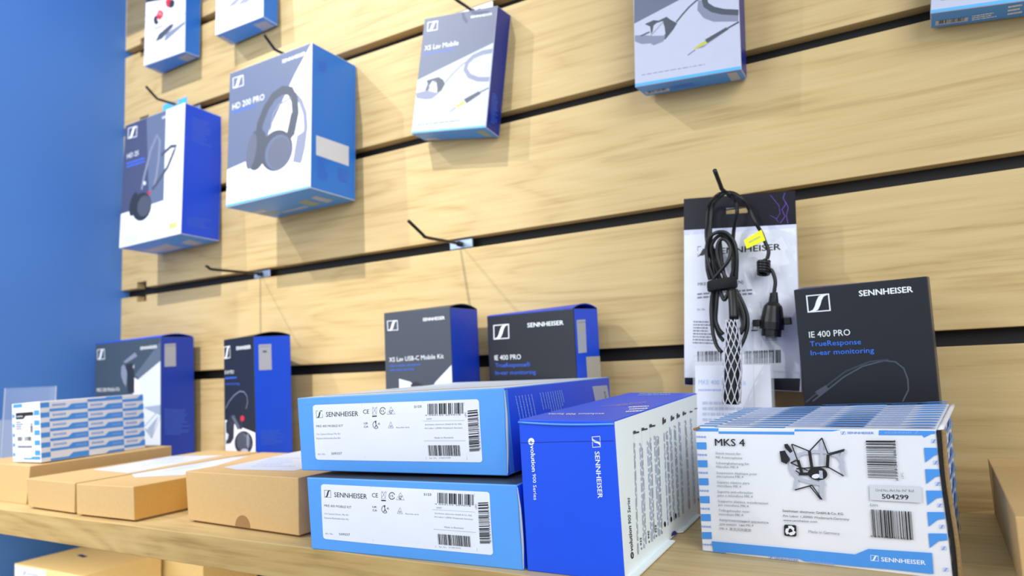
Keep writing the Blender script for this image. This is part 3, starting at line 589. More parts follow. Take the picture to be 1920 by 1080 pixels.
      ('t','print_grey','Kamera-Richtmikrofon Kit',0,(21.0,29.8),(49.1,30.1),(21.0,31.5)),
      ('t','print_grey','Art. No.',0,(21.0,15.0),(30.3,15.2),(21.0,16.7)),
      ('t','print_dark','509257',0,(37.2,15.4),(49.4,15.8),(37.2,17.6)),
      ('l','line_grey',0.25,[(74.4,61.6),(74.8,12.9)],0),
      ('l','line_grey',0.3,[(138.5,62.0),(139.2,12.5)],0),
      ('l','line_grey',0.3,[(178.7,59.5),(178.9,12.3)],0),
      ('l','line_grey',0.3,[(138.1,44.7),(178.4,44.4)],0),
      ('l','line_grey',0.3,[(138.3,28.0),(178.6,27.8)],0),
      ('t','print_dark','CE',0,(75.7,52.5),(82.2,52.5),(75.7,56.4)),
      ('l','print_grey',0.25,[(86.2,58.4),(90.4,51.9)],0),
      ('l','print_grey',0.25,[(90.9,58.4),(85.6,52.0)],0),
      ('l','print_grey',0.3,[(85.7,57.3),(91.0,57.5),(89.8,51.9),(86.2,51.8)],1),
      ('p','print_dark',[(85.6,49.5),(90.5,49.6),(90.6,50.6),(85.7,50.6)]),
      ('l','print_dark',0.6,[(99.7,53.5),(99.2,52.7),(98.5,52.0),(97.6,51.6),(96.6,51.5),(95.7,51.8),(94.9,52.3),(94.3,53.0),(94.0,54.0),(94.1,54.9),(94.4,55.9),(95.0,56.7),(95.8,57.2),(96.8,57.5),(97.7,57.4),(98.6,57.0),(99.3,56.4),(99.7,55.5)],0),
      ('t','print_dark','15',0,(95.4,53.5),(98.4,53.6),(95.4,55.4)),
      ('l','print_dark',0.35,[(101.4,51.4),(109.9,51.5),(105.9,57.7)],1),
      ('l','print_dark',0.35,[(106.8,52.5),(106.2,52.1),(105.3,52.0),(104.6,52.3),(104.2,53.0),(104.3,53.8),(104.8,54.4),(105.5,54.7),(106.3,54.6),(106.9,54.1)],0),
      ('l','print_dark',0.35,[(104.6,53.6),(105.6,52.5),(108.1,55.2)],0),
      ('t','print_dark','UK',0,(76.2,43.0),(80.9,43.1),(76.2,44.8)),
      ('t','print_dark','CA',0,(76.2,40.0),(80.9,40.1),(76.2,41.8)),
      ('l','print_dark',0.4,[(91.3,39.8),(90.4,39.3),(89.4,39.1),(88.3,39.2),(87.4,39.6),(86.7,40.3),(86.2,41.2),(86.0,42.2),(86.1,43.2),(86.6,44.1),(87.3,44.9),(88.2,45.5),(89.2,45.7),(90.2,45.7)],0),
      ('l','print_dark',0.6,[(89.1,44.2),(89.6,42.2),(88.0,40.0)],0),
      ('l','print_dark',0.6,[(89.6,42.2),(91.4,39.9)],0),
      ('l','print_dark',0.5,[(91.5,42.7),(92.9,44.1),(93.2,42.3)],0),
      ('p','print_dark',[(89.8,44.8),(89.7,44.7),(89.7,44.5),(89.6,44.4),(89.5,44.3),(89.4,44.2),(89.2,44.2),(89.1,44.2),(89.0,44.2),(88.8,44.2),(88.7,44.3),(88.6,44.4),(88.5,44.6),(88.5,44.7),(88.5,44.9),(88.5,45.0),(88.6,45.2),(88.7,45.3),(88.8,45.4),(88.9,45.5),(89.0,45.6),(89.2,45.6),(89.3,45.5),(89.5,45.5),(89.6,45.4),(89.7,45.3),(89.7,45.2),(89.8,45.0)]),
      ('l','print_dark',0.35,[(102.3,39.4),(107.7,39.4),(105.3,44.7)],1),
      ('t','print_dark','20',0,(104.0,40.2),(106.3,40.3),(104.0,41.6)),
      ('t','print_grey','Raccolta carta',0,(110.8,39.2),(124.3,39.3),(110.8,40.4)),
      ('t','print_dark','5123',0,(129.8,56.2),(137.0,56.3),(129.8,58.2)),
      ('b','print_dark',(143.2,50.2),(177.6,50.0),(143.3,59.2),44),
      ('t','print_grey','4 044155 259018',0,(140.3,49.0),(175.0,48.7),(140.3,50.2)),
      ('t','print_grey','EAN',0,(142.3,45.9),(146.9,46.0),(142.3,47.1)),
      ('t','print_grey','Sennheiser electronic GmbH & Co. KG,',0,(140.3,41.2),(176.0,41.1),(140.3,42.4)),
      ('t','print_grey','Am Labor 1,30900 Wedemark Germany',0,(139.7,38.2),(176.5,38.0),(139.7,39.4)),
      ('t','print_grey','Made in Romania',0,(149.1,29.9),(167.4,30.1),(149.1,31.2)),
      ('b','print_dark',(142.3,15.5),(173.0,15.5),(142.1,24.3),52),
      ('t','print_grey','Ser. No.   5120010189',0,(142.6,13.1),(163.5,13.5),(142.6,14.1)),
      ('b','print_dark',(181.9,19.1),(181.8,52.3),(191.3,19.7),50),
      ('t','print_grey','615104259017',0,(192.5,20.8),(191.8,50.4),(191.0,20.8)),
      ('t','print_grey','UPC',0,(180.8,47.1),(180.5,51.2),(179.1,47.2)),
    ]),
    ('top_artwork', 'T', [
      ('p','lightpaper',[(-23.2,32.5),(183.6,63.5),(218.0,289.2),(-110.0,433.7)]),
      ('p','dgrey',[(26.6,102.1),(-52.6,257.5),(-76.9,363.8),(-44.8,335.6),(-21.0,229.9),(28.3,121.4)]),
      ('l','dgrey',1.2,[(-67.8,369.0),(-82.6,465.4),(82.7,300.8)],0),
      ('l','grey',1.2,[(-45.9,422.1),(77.8,376.7),(159.9,331.6)],0),
    ]),
    ('side_print', 'R', [
      ('p','sky',[(-2.4,68.8),(6.3,68.7),(8.3,48.4),(13.3,-0.9),(3.6,0.6),(-2.8,26.1)]),
      ('g','print_pale',(20.5,62.8),(28.5,42.3),(24.4,62.6),1),
      ('g','print_pale',(27.5,62.6),(35.9,41.0),(31.5,62.4),1),
      ('g','print_pale',(34.2,62.6),(42.7,40.8),(38.3,62.4),1),
      ('g','print_pale',(41.0,62.5),(49.2,42.2),(45.2,62.3),1),
      ('g','print_pale',(48.0,62.5),(56.3,42.0),(52.3,62.3),1),
      ('g','print_pale',(55.2,62.4),(63.3,42.7),(59.5,62.2),1),
      ('g','print_pale',(75.7,62.7),(83.0,46.2),(80.1,62.5),1),
      ('g','print_pale',(82.7,62.7),(89.8,46.9),(87.1,62.5),1),
      ('g','print_pale',(89.5,62.5),(96.7,46.7),(94.0,62.3),1),
      ('g','print_pale',(95.4,62.6),(103.7,43.5),(100.0,62.4),1),
      ('g','print_pale',(102.2,62.5),(110.6,43.2),(106.8,62.2),1),
      ('g','print_pale',(108.2,62.5),(116.8,43.1),(113.0,62.3),1),
      ('g','print_pale',(114.7,62.5),(123.4,42.9),(119.5,62.3),1),
      ('g','print_pale',(121.0,62.4),(129.8,42.7),(125.9,62.2),1),
      ('g','print_pale',(126.8,62.5),(134.4,46.8),(131.8,62.3),1),
      ('g','print_pale',(132.2,62.5),(138.7,49.9),(137.2,62.3),1),
    ]),
    ('sticker', 'R', [
      ('p','label_grey',[(236.1,61.9),(294.1,60.9),(301.5,41.3),(245.8,41.1)]),
      ('b','print_dark',(283.6,45.5),(278.8,53.6),(289.3,45.8),12),
    ]),
  ],
  'lo': [
    ('label', 'F', [
      ('p','label_white',[(15.3,12.5),(15.5,11.6),(16.2,10.8),(17.4,10.3),(18.7,10.1),(186.3,9.7),(187.3,9.9),(188.2,10.4),(188.9,11.2),(189.1,12.1),(190.0,55.4),(189.9,56.3),(189.3,57.1),(188.4,57.6),(187.4,57.8),(20.3,58.5),(18.9,58.3),(17.8,57.8),(17.0,57.0),(16.7,56.1)]),
      ('e','print_dark',(20.2,46.9),(28.1,47.0),(20.2,53.3)),
      ('t','print_dark','SENNHEISER',0.5,(31.9,47.8),(68.7,47.7),(31.9,52.1)),
      ('t','print_dark','MKE 400 MOBILE KIT',0,(19.3,38.7),(50.9,38.8),(19.3,40.8)),
      ('t','print_grey','On-Camera Direct. Mic Kit',0,(19.0,31.9),(47.1,32.2),(19.0,33.5)),
      ('t','print_grey','Kamera-Richtmikrofon Kit',0,(18.6,28.2),(46.9,28.5),(18.6,29.8)),
      ('t','print_grey','Art. No.',0,(18.2,14.3),(27.6,14.5),(18.2,15.9)),
      ('t','print_dark','509257',0,(34.5,14.7),(46.8,15.1),(34.5,16.7)),
      ('l','line_grey',0.25,[(73.2,58.0),(72.1,12.3)],0),
      ('l','line_grey',0.3,[(137.1,58.4),(136.0,11.8)],0),
      ('l','line_grey',0.3,[(176.4,56.1),(175.0,11.6)],0),
      ('l','line_grey',0.3,[(136.0,42.1),(175.7,41.9)],0),
      ('l','line_grey',0.3,[(135.7,26.5),(175.3,26.2)],0),
      ('t','print_dark','CE',0,(74.3,49.4),(80.7,49.4),(74.3,53.1)),
      ('l','print_grey',0.25,[(84.9,55.0),(89.0,48.9)],0),
      ('l','print_grey',0.25,[(89.6,55.0),(84.1,49.0)],0),
      ('l','print_grey',0.3,[(84.4,54.0),(89.7,54.2),(88.4,48.9),(84.7,48.8)],1),
      ('p','print_dark',[(84.1,46.7),(89.0,46.7),(89.1,47.7),(84.2,47.7)]),
      ('l','print_dark',0.6,[(98.3,50.4),(97.8,49.6),(97.0,49.0),(96.1,48.7),(95.1,48.6),(94.2,48.8),(93.4,49.3),(92.9,50.0),(92.6,50.9),(92.7,51.8),(93.0,52.6),(93.7,53.4),(94.5,53.9),(95.5,54.1),(96.4,54.1),(97.3,53.7),(98.0,53.1),(98.4,52.3)],0),
      ('t','print_dark','15',0,(94.0,50.4),(96.9,50.5),(94.0,52.2)),
      ('l','print_dark',0.35,[(99.9,48.4),(108.3,48.6),(104.6,54.4)],1),
      ('l','print_dark',0.35,[(105.3,49.5),(104.6,49.1),(103.8,49.0),(103.1,49.3),(102.8,50.0),(102.8,50.7),(103.3,51.3),(104.1,51.6),(104.9,51.5),(105.5,51.0)],0),
      ('l','print_dark',0.35,[(103.2,50.5),(104.1,49.5),(106.6,52.0)],0),
      ('t','print_dark','UK',0,(74.4,40.6),(79.2,40.7),(74.4,42.3)),
      ('t','print_dark','CA',0,(74.4,37.8),(79.1,37.8),(74.4,39.5)),
      ('l','print_dark',0.4,[(89.5,37.5),(88.6,37.1),(87.5,36.9),(86.5,37.0),(85.6,37.4),(84.9,38.0),(84.4,38.9),(84.2,39.8),(84.4,40.8),(84.9,41.6),(85.6,42.4),(86.5,42.9),(87.6,43.1),(88.6,43.1)],0),
      ('l','print_dark',0.6,[(87.4,41.7),(87.8,39.8),(86.1,37.7)],0),
      ('l','print_dark',0.6,[(87.8,39.8),(89.5,37.7)],0),
      ('l','print_dark',0.5,[(89.8,40.3),(91.2,41.6),(91.4,39.9)],0),
      ('p','print_dark',[(88.1,42.3),(88.1,42.2),(88.0,42.0),(87.9,41.9),(87.8,41.8),(87.7,41.7),(87.5,41.7),(87.4,41.7),(87.3,41.7),(87.1,41.7),(87.0,41.8),(86.9,41.9),(86.9,42.1),(86.8,42.2),(86.8,42.3),(86.9,42.5),(86.9,42.6),(87.0,42.7),(87.1,42.8),(87.3,42.9),(87.4,43.0),(87.5,43.0),(87.7,43.0),(87.8,42.9),(87.9,42.8),(88.0,42.7),(88.1,42.6),(88.1,42.5)]),
      ('l','print_dark',0.35,[(100.4,37.2),(105.8,37.2),(103.6,42.2)],1),
      ('t','print_dark','20',0,(102.1,38.0),(104.4,38.1),(102.1,39.3)),
      ('t','print_grey','Raccolta carta',0,(108.8,37.0),(122.2,37.1),(108.8,38.1)),
      ('t','print_dark','5123',0,(128.2,53.0),(135.4,53.1),(128.2,54.9)),
      ('b','print_dark',(141.3,47.4),(175.0,47.1),(141.7,55.7),44),
      ('t','print_grey','4 044155 259018',0,(138.4,46.2),(172.5,46.0),(138.4,47.3)),
      ('t','print_grey','EAN',0,(140.3,43.3),(144.8,43.4),(140.3,44.4)),
      ('t','print_grey','Sennheiser electronic GmbH & Co. KG,',0,(138.1,38.9),(173.1,38.7),(138.1,40.0)),
      ('t','print_grey','Am Labor 1,30900 Wedemark Germany',0,(137.4,36.1),(173.6,35.8),(137.4,37.2)),
      ('t','print_grey','Made in Romania',0,(146.4,28.3),(164.3,28.4),(146.4,29.5)),
      ('b','print_dark',(139.2,14.6),(169.4,14.6),(139.3,23.0),52),
      ('t','print_grey','Ser. No.   5120010296',0,(139.4,12.3),(160.0,12.7),(139.4,13.2)),
      ('b','print_dark',(178.2,17.9),(179.3,49.3),(187.3,18.6),50),
      ('t','print_grey','615104259017',0,(188.5,19.6),(189.0,47.5),(187.1,19.6)),
      ('t','print_grey','UPC',0,(178.1,44.5),(177.9,48.3),(176.4,44.5)),
    ]),
  ],
  'evo': [
    ('front_print', 'F', [
      ('e','print_white',(60.7,102.3),(60.7,94.3),(67.1,102.9)),
      ('t','print_white','SENNHEISER',0.6,(62.3,91.5),(62.5,58.0),(66.1,91.7)),
      ('p','print_white',[(13.1,97.5),(13.0,96.9),(12.7,96.3),(12.3,95.8),(11.9,95.4),(11.3,95.0),(10.7,94.8),(10.1,94.7),(9.5,94.8),(8.9,94.9),(8.4,95.2),(8.0,95.7),(7.7,96.2),(7.6,96.7),(7.5,97.3),(7.7,97.9),(7.9,98.5),(8.3,99.0),(8.7,99.5),(9.3,99.8),(9.9,100.0),(10.5,100.1),(11.1,100.1),(11.7,99.9),(12.2,99.6),(12.6,99.2),(12.9,98.7),(13.0,98.1)]),
      ('t','blue_ink','e',0.7,(9.2,97.8),(9.4,95.7),(12.0,98.0)),
      ('t','print_white','volution',1,(9.3,94.3),(9.6,74.7),(13.2,94.7)),
      ('t','print_white','900 Series',0.3,(9.9,73.0),(9.7,53.6),(13.0,73.3)),
      ('l','blue_dark',0.35,[(-1.7,96.1),(24.5,97.4),(50.9,98.6),(77.1,99.6)],0),
    ]),
    ('top_print', 'T', [
      ('t','print_white','evolution 900 Series',0.6,(50.4,45.5),(5.9,39.1),(54.5,34.3)),
      ('g','print_pink',(57.4,124.9),(30.2,75.3),(52.5,141.5),3),
      ('g','print_white',(79.4,59.6),(63.5,48.4),(66.1,109.5),3),
      ('g','print_pale',(55.8,202.1),(17.9,190.8),(41.0,250.8),3),
    ]),
    ('side_print', 'R', [
      ('p','print_dark',[(22.7,13.1),(22.5,12.6),(22.1,12.1),(21.6,11.8),(21.0,11.5),(20.2,11.4),(19.4,11.5),(18.6,11.6),(17.9,11.9),(17.1,12.3),(16.5,12.8),(16.1,13.3),(15.7,13.9),(15.6,14.5),(15.6,15.0),(15.8,15.5),(16.2,16.0),(16.7,16.3),(17.3,16.6),(18.0,16.7),(18.8,16.6),(19.6,16.5),(20.4,16.2),(21.1,15.8),(21.7,15.4),(22.2,14.8),(22.5,14.2),(22.7,13.6)]),
      ('t','label_white','e',0.5,(20.5,12.5),(19.7,14.9),(17.0,13.9)),
      ('t','print_dark','volution',1,(21.7,16.5),(20.9,35.3),(14.6,18.1)),
      ('t','print_dark','900 Series',0.2,(21.2,36.8),(21.3,56.2),(14.6,38.2)),
      ('g','line_grey',(34.7,10.8),(40.7,94.3),(30.6,11.9),2),
      ('g','print_pale2',(50.6,11.2),(55.0,92.1),(45.3,12.6),2),
      ('t','print_dark','e 935',0.6,(42.6,12.3),(42.9,21.3),(38.3,13.4)),
      ('g','line_grey',(54.7,13.5),(57.9,88.9),(51.2,14.4),2),
      ('g','print_pale2',(71.7,11.2),(74.2,90.8),(65.1,12.9),2),
      ('t','print_dark','e 945',0.6,(62.6,12.4),(62.8,21.8),(58.0,13.6)),
      ('g','line_grey',(77.3,11.9),(79.6,92.9),(72.5,13.1),2),
      ('g','print_pale2',(92.6,10.9),(93.7,92.4),(84.6,12.9),2),
      ('t','print_dark','e 955',0.6,(82.4,12.3),(82.5,22.0),(77.5,13.5)),
      ('g','line_grey',(99.5,10.7),(100.0,91.5),(93.3,12.2),2),
      ('g','print_pale2',(118.2,13.5),(116.7,92.3),(113.8,14.6),2),
      ('t','print_dark','●',0.6,(109.4,14.4),(109.4,18.6),(104.1,15.7)),
      ('g','line_grey',(128.1,14.2),(125.7,92.7),(121.4,15.8),2),
      ('g','print_pale2',(139.9,13.1),(136.6,94.4),(132.9,14.7),2),
      ('t','print_dark','●',0.6,(129.3,14.3),(129.3,18.5),(123.7,15.6)),
      ('g','line_grey',(155.3,12.7),(150.6,94.2),(148.0,14.3),2),
      ('t','print_dark','●',0.6,(144.3,13.9),(144.2,18.3),(138.4,15.3)),
      ('g','print_pale2',(171.5,12.3),(165.2,95.7),(163.8,14.0),2),
      ('g','line_grey',(194.7,12.2),(185.7,94.9),(187.9,13.7),2),
      ('g','print_pale2',(216.5,12.7),(204.9,94.4),(209.2,14.2),2),
      ('p','charcoal',[(37.5,104.3),(42.0,104.2),(42.5,103.1),(50.3,102.5),(50.1,101.2),(42.3,101.8),(37.1,101.9)]),
      ('p','charcoal',[(56.9,104.1),(61.7,104.0),(62.2,103.0),(70.6,102.3),(70.4,101.1),(62.0,101.7),(56.6,101.9)]),
      ('p','charcoal',[(76.3,104.5),(81.4,104.4),(82.0,103.2),(90.9,102.6),(90.7,101.2),(81.8,101.8),(75.9,101.9)]),
      ('p','charcoal',[(111.8,105.9),(115.0,106.1),(115.2,103.7),(120.8,104.1),(120.4,101.1),(114.8,100.8),(111.0,99.9)]),
      ('p','charcoal',[(136.2,104.8),(139.6,105.0),(139.9,103.1),(145.8,103.3),(145.6,100.9),(139.6,100.7),(135.6,100.1)]),
      ('p','charcoal',[(154.4,104.8),(157.6,105.1),(157.9,103.2),(163.5,103.4),(163.3,100.9),(157.7,100.7),(154.0,100.1)]),
      ('p','charcoal',[(174.2,104.3),(178.0,104.6),(178.4,103.0),(185.0,102.9),(184.9,101.0),(178.3,101.1),(173.9,100.7)]),
      ('p','charcoal',[(198.8,102.4),(202.0,102.7),(202.4,101.8),(207.9,101.6),(207.8,100.5),(202.4,100.8),(198.8,100.7)]),
      ('p','charcoal',[(215.9,103.1),(219.7,103.5),(220.2,102.9),(226.7,102.5),(226.7,101.8),(220.2,102.3),(215.9,102.5)]),
      ('l','line_grey',0.2,[(37.7,102.9),(38.2,47.2)],0),
      ('l','line_grey',0.2,[(55.7,104.7),(56.6,44.6)],0),
      ('l','line_grey',0.2,[(76.3,104.2),(78.4,42.8)],0),
      ('p','blue_dark',[(144.9,-2.0),(144.6,-0.5),(143.5,1.0),(141.8,2.5),(139.4,3.8),(136.7,4.9),(133.9,5.6),(131.1,5.8),(128.7,5.7),(126.7,5.1),(125.4,4.2),(124.9,3.0)]),
    ]),
  ],
  'mks': [
    ('front_artwork', 'F', [
      ('p','sky',[(0.7,101.2),(19.9,101.8),(19.5,96.3),(0.4,96.2)]),
      ('p','sky',[(19.8,96.4),(78.5,96.9),(78.4,94.8),(19.7,94.5)]),
      ('p','sky',[(79.0,102.9),(136.6,102.7),(136.4,101.3),(111.5,101.1),(105.9,97.7),(78.6,97.3)]),
      ('p','sky',[(136.7,101.6),(174.5,102.1),(174.9,96.9),(168.7,96.5),(164.3,94.1),(163.2,95.7),(136.1,95.4)]),
      ('e','print_sky',(53.2,100.5),(56.3,100.2),(53.2,102.1)),
      ('t','print_sky','SENNHEISER',0.6,(57.5,100.7),(75.5,100.5),(57.5,102.2)),
      ('e','print_sky',(111.4,95.5),(114.4,95.5),(111.3,97.6)),
      ('t','print_sky','SENNHEISER',0.6,(115.7,96.0),(133.2,96.1),(115.7,97.6)),
      ('t','print_pale','SENNHEISER',0.6,(157.2,98.2),(140.0,97.9),(157.1,96.7)),
      ('t','print_pale','SENNHEISER',0.6,(100.2,102.9),(82.3,102.6),(100.1,101.4)),
      ('e','print_pale',(161.3,98.4),(158.5,98.4),(161.2,96.5)),
      ('e','print_pale',(104.1,102.7),(101.2,102.7),(104.0,101.1)),
      ('p','sky',[(0.1,87.2),(9.0,87.4),(8.9,81.8),(0.1,81.7)]),
      ('p','sky',[(0.1,72.7),(9.0,73.0),(8.9,67.4),(0.1,67.2)]),
      ('p','sky',[(0.1,58.2),(8.9,58.6),(8.9,53.1),(0.1,52.7)]),
      ('p','sky',[(0.1,43.8),(8.9,44.4),(8.8,38.8),(0.1,38.4)]),
      ('p','sky',[(0.1,29.5),(8.9,30.2),(8.8,24.7),(0.1,24.1)]),
      ('p','sky',[(0.1,15.2),(8.8,16.0),(8.7,10.5),(0.1,9.8)]),
      ('t','print_sky','ENNHE',0.4,(0.1,91.0),(9.2,90.9),(0.1,92.7)),
      ('t','print_sky','ENNHE',0.4,(0.0,76.4),(9.1,76.5),(0.0,78.1)),
      ('t','print_sky','ENNHE',0.4,(-0.1,62.0),(9.0,62.1),(-0.1,63.7)),
      ('t','print_sky','ENNHE',0.4,(-0.1,47.5),(8.9,47.8),(-0.1,49.2)),
      ('t','print_sky','ENNHE',0.4,(-0.2,33.2),(8.8,33.6),(-0.2,34.9)),
      ('t','print_sky','ENNHE',0.4,(-0.2,18.9),(8.8,19.4),(-0.2,20.6)),
      ('t','print_sky','ENNHE',0.4,(-0.3,4.7),(8.7,5.3),(-0.3,6.3)),
      ('p','sky',[(163.6,87.4),(175.2,87.5),(175.1,83.0),(169.3,82.3),(163.4,77.4)]),
      ('p','sky',[(162.8,72.9),(174.4,73.2),(174.3,68.7),(168.5,68.0),(162.6,62.9)]),
      ('p','sky',[(162.0,58.5),(173.6,59.0),(173.5,54.5),(167.7,53.7),(161.8,48.6)]),
      ('p','sky',[(161.2,44.1),(172.8,44.8),(172.7,40.4),(166.9,39.4),(161.1,34.3)]),
      ('p','sky',[(160.5,29.8),(172.0,30.7),(171.9,26.3),(166.1,25.3),(160.3,20.0)]),
      ('e','print_sky',(168.4,90.8),(171.5,90.8),(168.6,93.2)),
      ('t','print_sky','s',0.4,(172.8,90.9),(173.8,91.0),(172.8,92.2)),
      ('e','print_sky',(168.1,76.4),(171.2,76.4),(168.3,78.8)),
      ('t','print_sky','s',0.4,(172.5,76.6),(173.5,76.7),(172.5,77.9)),
      ('e','print_sky',(167.8,62.1),(170.9,62.2),(168.0,64.5)),
      ('t','print_sky','s',0.4,(172.2,62.4),(173.2,62.4),(172.2,63.7)),
      ('e','print_sky',(167.6,47.9),(170.6,48.0),(167.7,50.2)),
      ('t','print_sky','s',0.4,(171.9,48.2),(172.9,48.3),(171.9,49.5)),
      ('e','print_sky',(167.3,33.7),(170.3,33.9),(167.4,36.1)),
      ('t','print_sky','s',0.4,(171.6,34.1),(172.6,34.2),(171.6,35.4)),
      ('e','print_sky',(167.0,19.6),(170.0,19.8),(167.1,22.0)),
      ('t','print_sky','s',0.4,(171.3,20.1),(172.3,20.2),(171.3,21.4)),
      ('e','print_sky',(166.7,5.6),(169.7,5.9),(166.8,7.9)),
      ('t','print_sky','s',0.4,(171.0,6.1),(172.0,6.3),(171.0,7.3)),
      ('p','sky',[(-0.5,0.8),(19.4,1.2),(19.4,-2.0),(-0.1,-2.6)]),
      ('p','sky',[(8.6,9.0),(113.4,10.7),(122.3,15.5),(161.3,17.0),(160.8,3.0),(149.8,3.0),(133.8,2.9),(109.2,2.1),(78.2,1.6),(74.7,3.1),(9.6,1.2)]),
      ('p','sky',[(77.9,0.3),(93.8,0.3),(109.0,0.6),(108.9,-0.6),(77.8,-1.3)]),
      ('e','print_white',(123.0,7.4),(128.0,7.5),(123.2,11.3)),
      ('t','print_white','SENNHEISER',0.6,(129.8,7.8),(156.7,8.6),(129.8,10.8)),
      ('e','print_sky',(52.2,0.3),(55.5,0.2),(52.3,2.2)),
      ('t','print_sky','SENNHEISER',0.6,(56.8,0.6),(74.2,0.9),(56.8,2.3)),
      ('t','print_pale','SENNHEISER',0.6,(98.8,2.7),(81.4,2.4),(98.6,1.1)),
      ('t','print_dark','MKS 4',0.5,(16.6,85.1),(40.5,85.3),(16.6,90.9)),
      ('t','print_grey','Shock mount for',0,(16.4,78.3),(36.9,78.4),(16.4,80.2)),
      ('t','print_grey','MK 4 microphone',0,(16.5,75.0),(37.9,75.2),(16.5,76.9)),
      ('t','print_grey','Schwinghalterung für',0,(16.3,70.5),(43.2,70.8),(16.3,72.4)),
      ('t','print_grey','Mikrofon MK 4',0,(16.4,67.5),(34.2,67.9),(16.4,69.4)),
      ('t','print_grey','Suspension élastique pour',0,(16.4,62.8),(48.6,63.4),(16.4,64.7)),
      ('t','print_grey','microphone MK 4',0,(16.3,59.9),(37.6,60.5),(16.3,61.8)),
      ('t','print_grey','Soporte elástico para',0,(16.3,55.4),(42.1,56.0),(16.3,57.3)),
      ('t','print_grey','micrófono MK 4',0,(16.2,52.5),(35.4,52.9),(16.2,54.4)),
      ('t','print_grey','Suporte anti-vibrações',0,(16.1,47.9),(44.1,48.8),(16.1,49.8)),
      ('t','print_grey','para o microfone MK 4',0,(16.2,44.9),(43.9,45.8),(16.2,46.8)),
      ('t','print_grey','Supporto elastico antivibrazioni',0,(16.1,40.5),(55.4,41.6),(16.1,42.4)),
      ('t','print_grey','per microfono MK 4',0,(16.2,37.5),(40.2,38.2),(16.2,39.4)),
      ('t','print_grey','Trillingshouder voor',0,(16.1,33.2),(40.6,34.1),(16.1,35.1)),
      ('t','print_grey','microfoon MK 4',0,(16.2,30.2),(35.4,30.9),(16.2,32.1)),
      ('t','print_grey','Амортизированный держатель',0,(16.1,25.7),(54.7,27.0),(16.1,27.6)),
      ('t','print_grey','для микрофона MK 4',0,(16.1,22.4),(42.8,23.7),(16.1,24.3)),
      ('t','print_grey','MK 4  麦克风防震架',0,(16.1,18.9),(40.9,19.7),(16.1,20.8)),
      ('t','print_dark','Sennheiser electronic GmbH & Co. KG',0.3,(65.7,37.0),(108.0,37.9),(65.7,38.8)),
      ('t','print_dgrey','Am Labor 1,30900 Wedemark,Germany',0,(65.6,33.3),(111.8,34.5),(65.6,35.1)),
      ('t','print_dgrey','www.sennheiser.com',0,(65.6,30.0),(89.8,30.9),(65.6,31.8)),
      ('t','print_grey','Made in Germany',0,(83.2,23.1),(104.5,23.7),(83.2,25.1)),
      ('p','print_dark',[(74.3,20.7),(74.1,20.0),(73.6,19.5),(73.0,19.3),(66.7,19.2),(66.0,19.3),(65.6,19.7),(65.5,20.4),(65.8,26.2),(66.1,26.9),(66.6,27.4),(67.2,27.6),(73.5,27.8),(74.2,27.7),(74.6,27.3),(74.7,26.6)]),
      ('l','label_white',2.2,[(69.0,25.7),(71.1,26.0),(72.5,24.6)],0),
      ('p','label_white',[(73.2,25.3),(71.3,23.9),(72.7,23.4)]),
      ('l','label_white',2.2,[(73.2,23.3),(72.0,21.6),(69.8,20.8)],0),
      ('p','label_white',[(70.0,19.9),(70.0,22.0),(68.6,20.9)]),
      ('l','label_white',2.2,[(68.3,20.7),(67.4,22.3),(68.1,24.4)],0),
      ('p','label_white',[(67.2,24.6),(69.2,23.9),(69.2,25.5)]),
      ('b','print_dark',(126.7,65.6),(127.6,91.6),(145.5,65.9),40),
      ('t','print_dgrey','615104 186086',0,(145.8,64.2),(146.6,92.3),(144.0,64.3)),
      ('t','print_grey','UPC',0,(149.4,65.7),(149.2,70.2),(147.9,65.9)),
      ('p','label_lgrey',[(126.6,50.0),(158.6,50.1),(159.2,61.3),(127.2,60.7)]),
      ('t','print_dgrey','Ord.No./Art.Nr./N° Réf.',0,(130.7,56.2),(155.0,57.0),(130.7,58.1)),
      ('t','print_dark','504299',1,(134.5,51.4),(150.9,51.8),(134.5,54.8)),
      ('t','print_grey','EAN',0,(126.4,45.7),(131.1,45.8),(126.4,47.5)),
      ('b','print_dark',(126.0,24.4),(151.1,24.7),(126.5,43.5),46),
      ('t','print_dgrey','4 044155 054859',0,(124.2,24.0),(150.3,24.5),(124.2,25.5)),
      ('l','label_grey',2.4,[(73.9,71.4),(75.6,76.6),(82.3,80.8),(91.2,82.8),(100.9,82.7),(107.9,79.8),(111.0,75.5),(109.5,71.6)],0),
      ('l','label_grey',2.6,[(73.9,71.4),(75.4,66.2),(80.7,61.9),(89.2,59.8),(97.7,59.4)],0),
      ('l','label_grey',2.2,[(98.2,92.8),(97.0,82.6),(96.5,73.6)],0),
      ('l','label_grey',2.2,[(113.1,85.0),(110.2,79.2),(110.6,72.9),(111.4,66.1)],0),
      ('l','label_grey',2.2,[(78.2,62.5),(76.0,53.9)],0),
      ('l','label_grey',3,[(95.5,69.1),(95.2,58.3),(94.5,47.8)],0),
      ('p','label_grey',[(70.9,82.4),(76.2,83.9),(80.8,78.1),(75.5,75.3)]),
      ('l','print_dark',0.9,[(98.2,92.8),(88.7,82.9)],0),
      ('l','print_dark',0.9,[(98.2,92.8),(101.5,81.4)],0),
      ('l','print_dark',0.9,[(76.5,87.8),(88.7,82.9)],0),
      ('l','print_dark',0.9,[(76.2,87.8),(79.6,76.1),(81.7,66.5)],0),
      ('l','print_dark',0.9,[(101.5,81.4),(113.1,85.0)],0),
      ('l','print_dark',0.9,[(101.7,80.4),(112.7,84.0)],0),
      ('l','print_dark',0.9,[(100.7,71.9),(110.8,66.0)],0),
      ('l','print_dark',0.9,[(74.4,74.0),(86.3,68.7)],0),
      ('l','print_dark',0.9,[(79.6,76.1),(74.7,74.0)],0),
      ('l','print_dark',0.9,[(100.7,72.3),(78.2,69.6)],0),
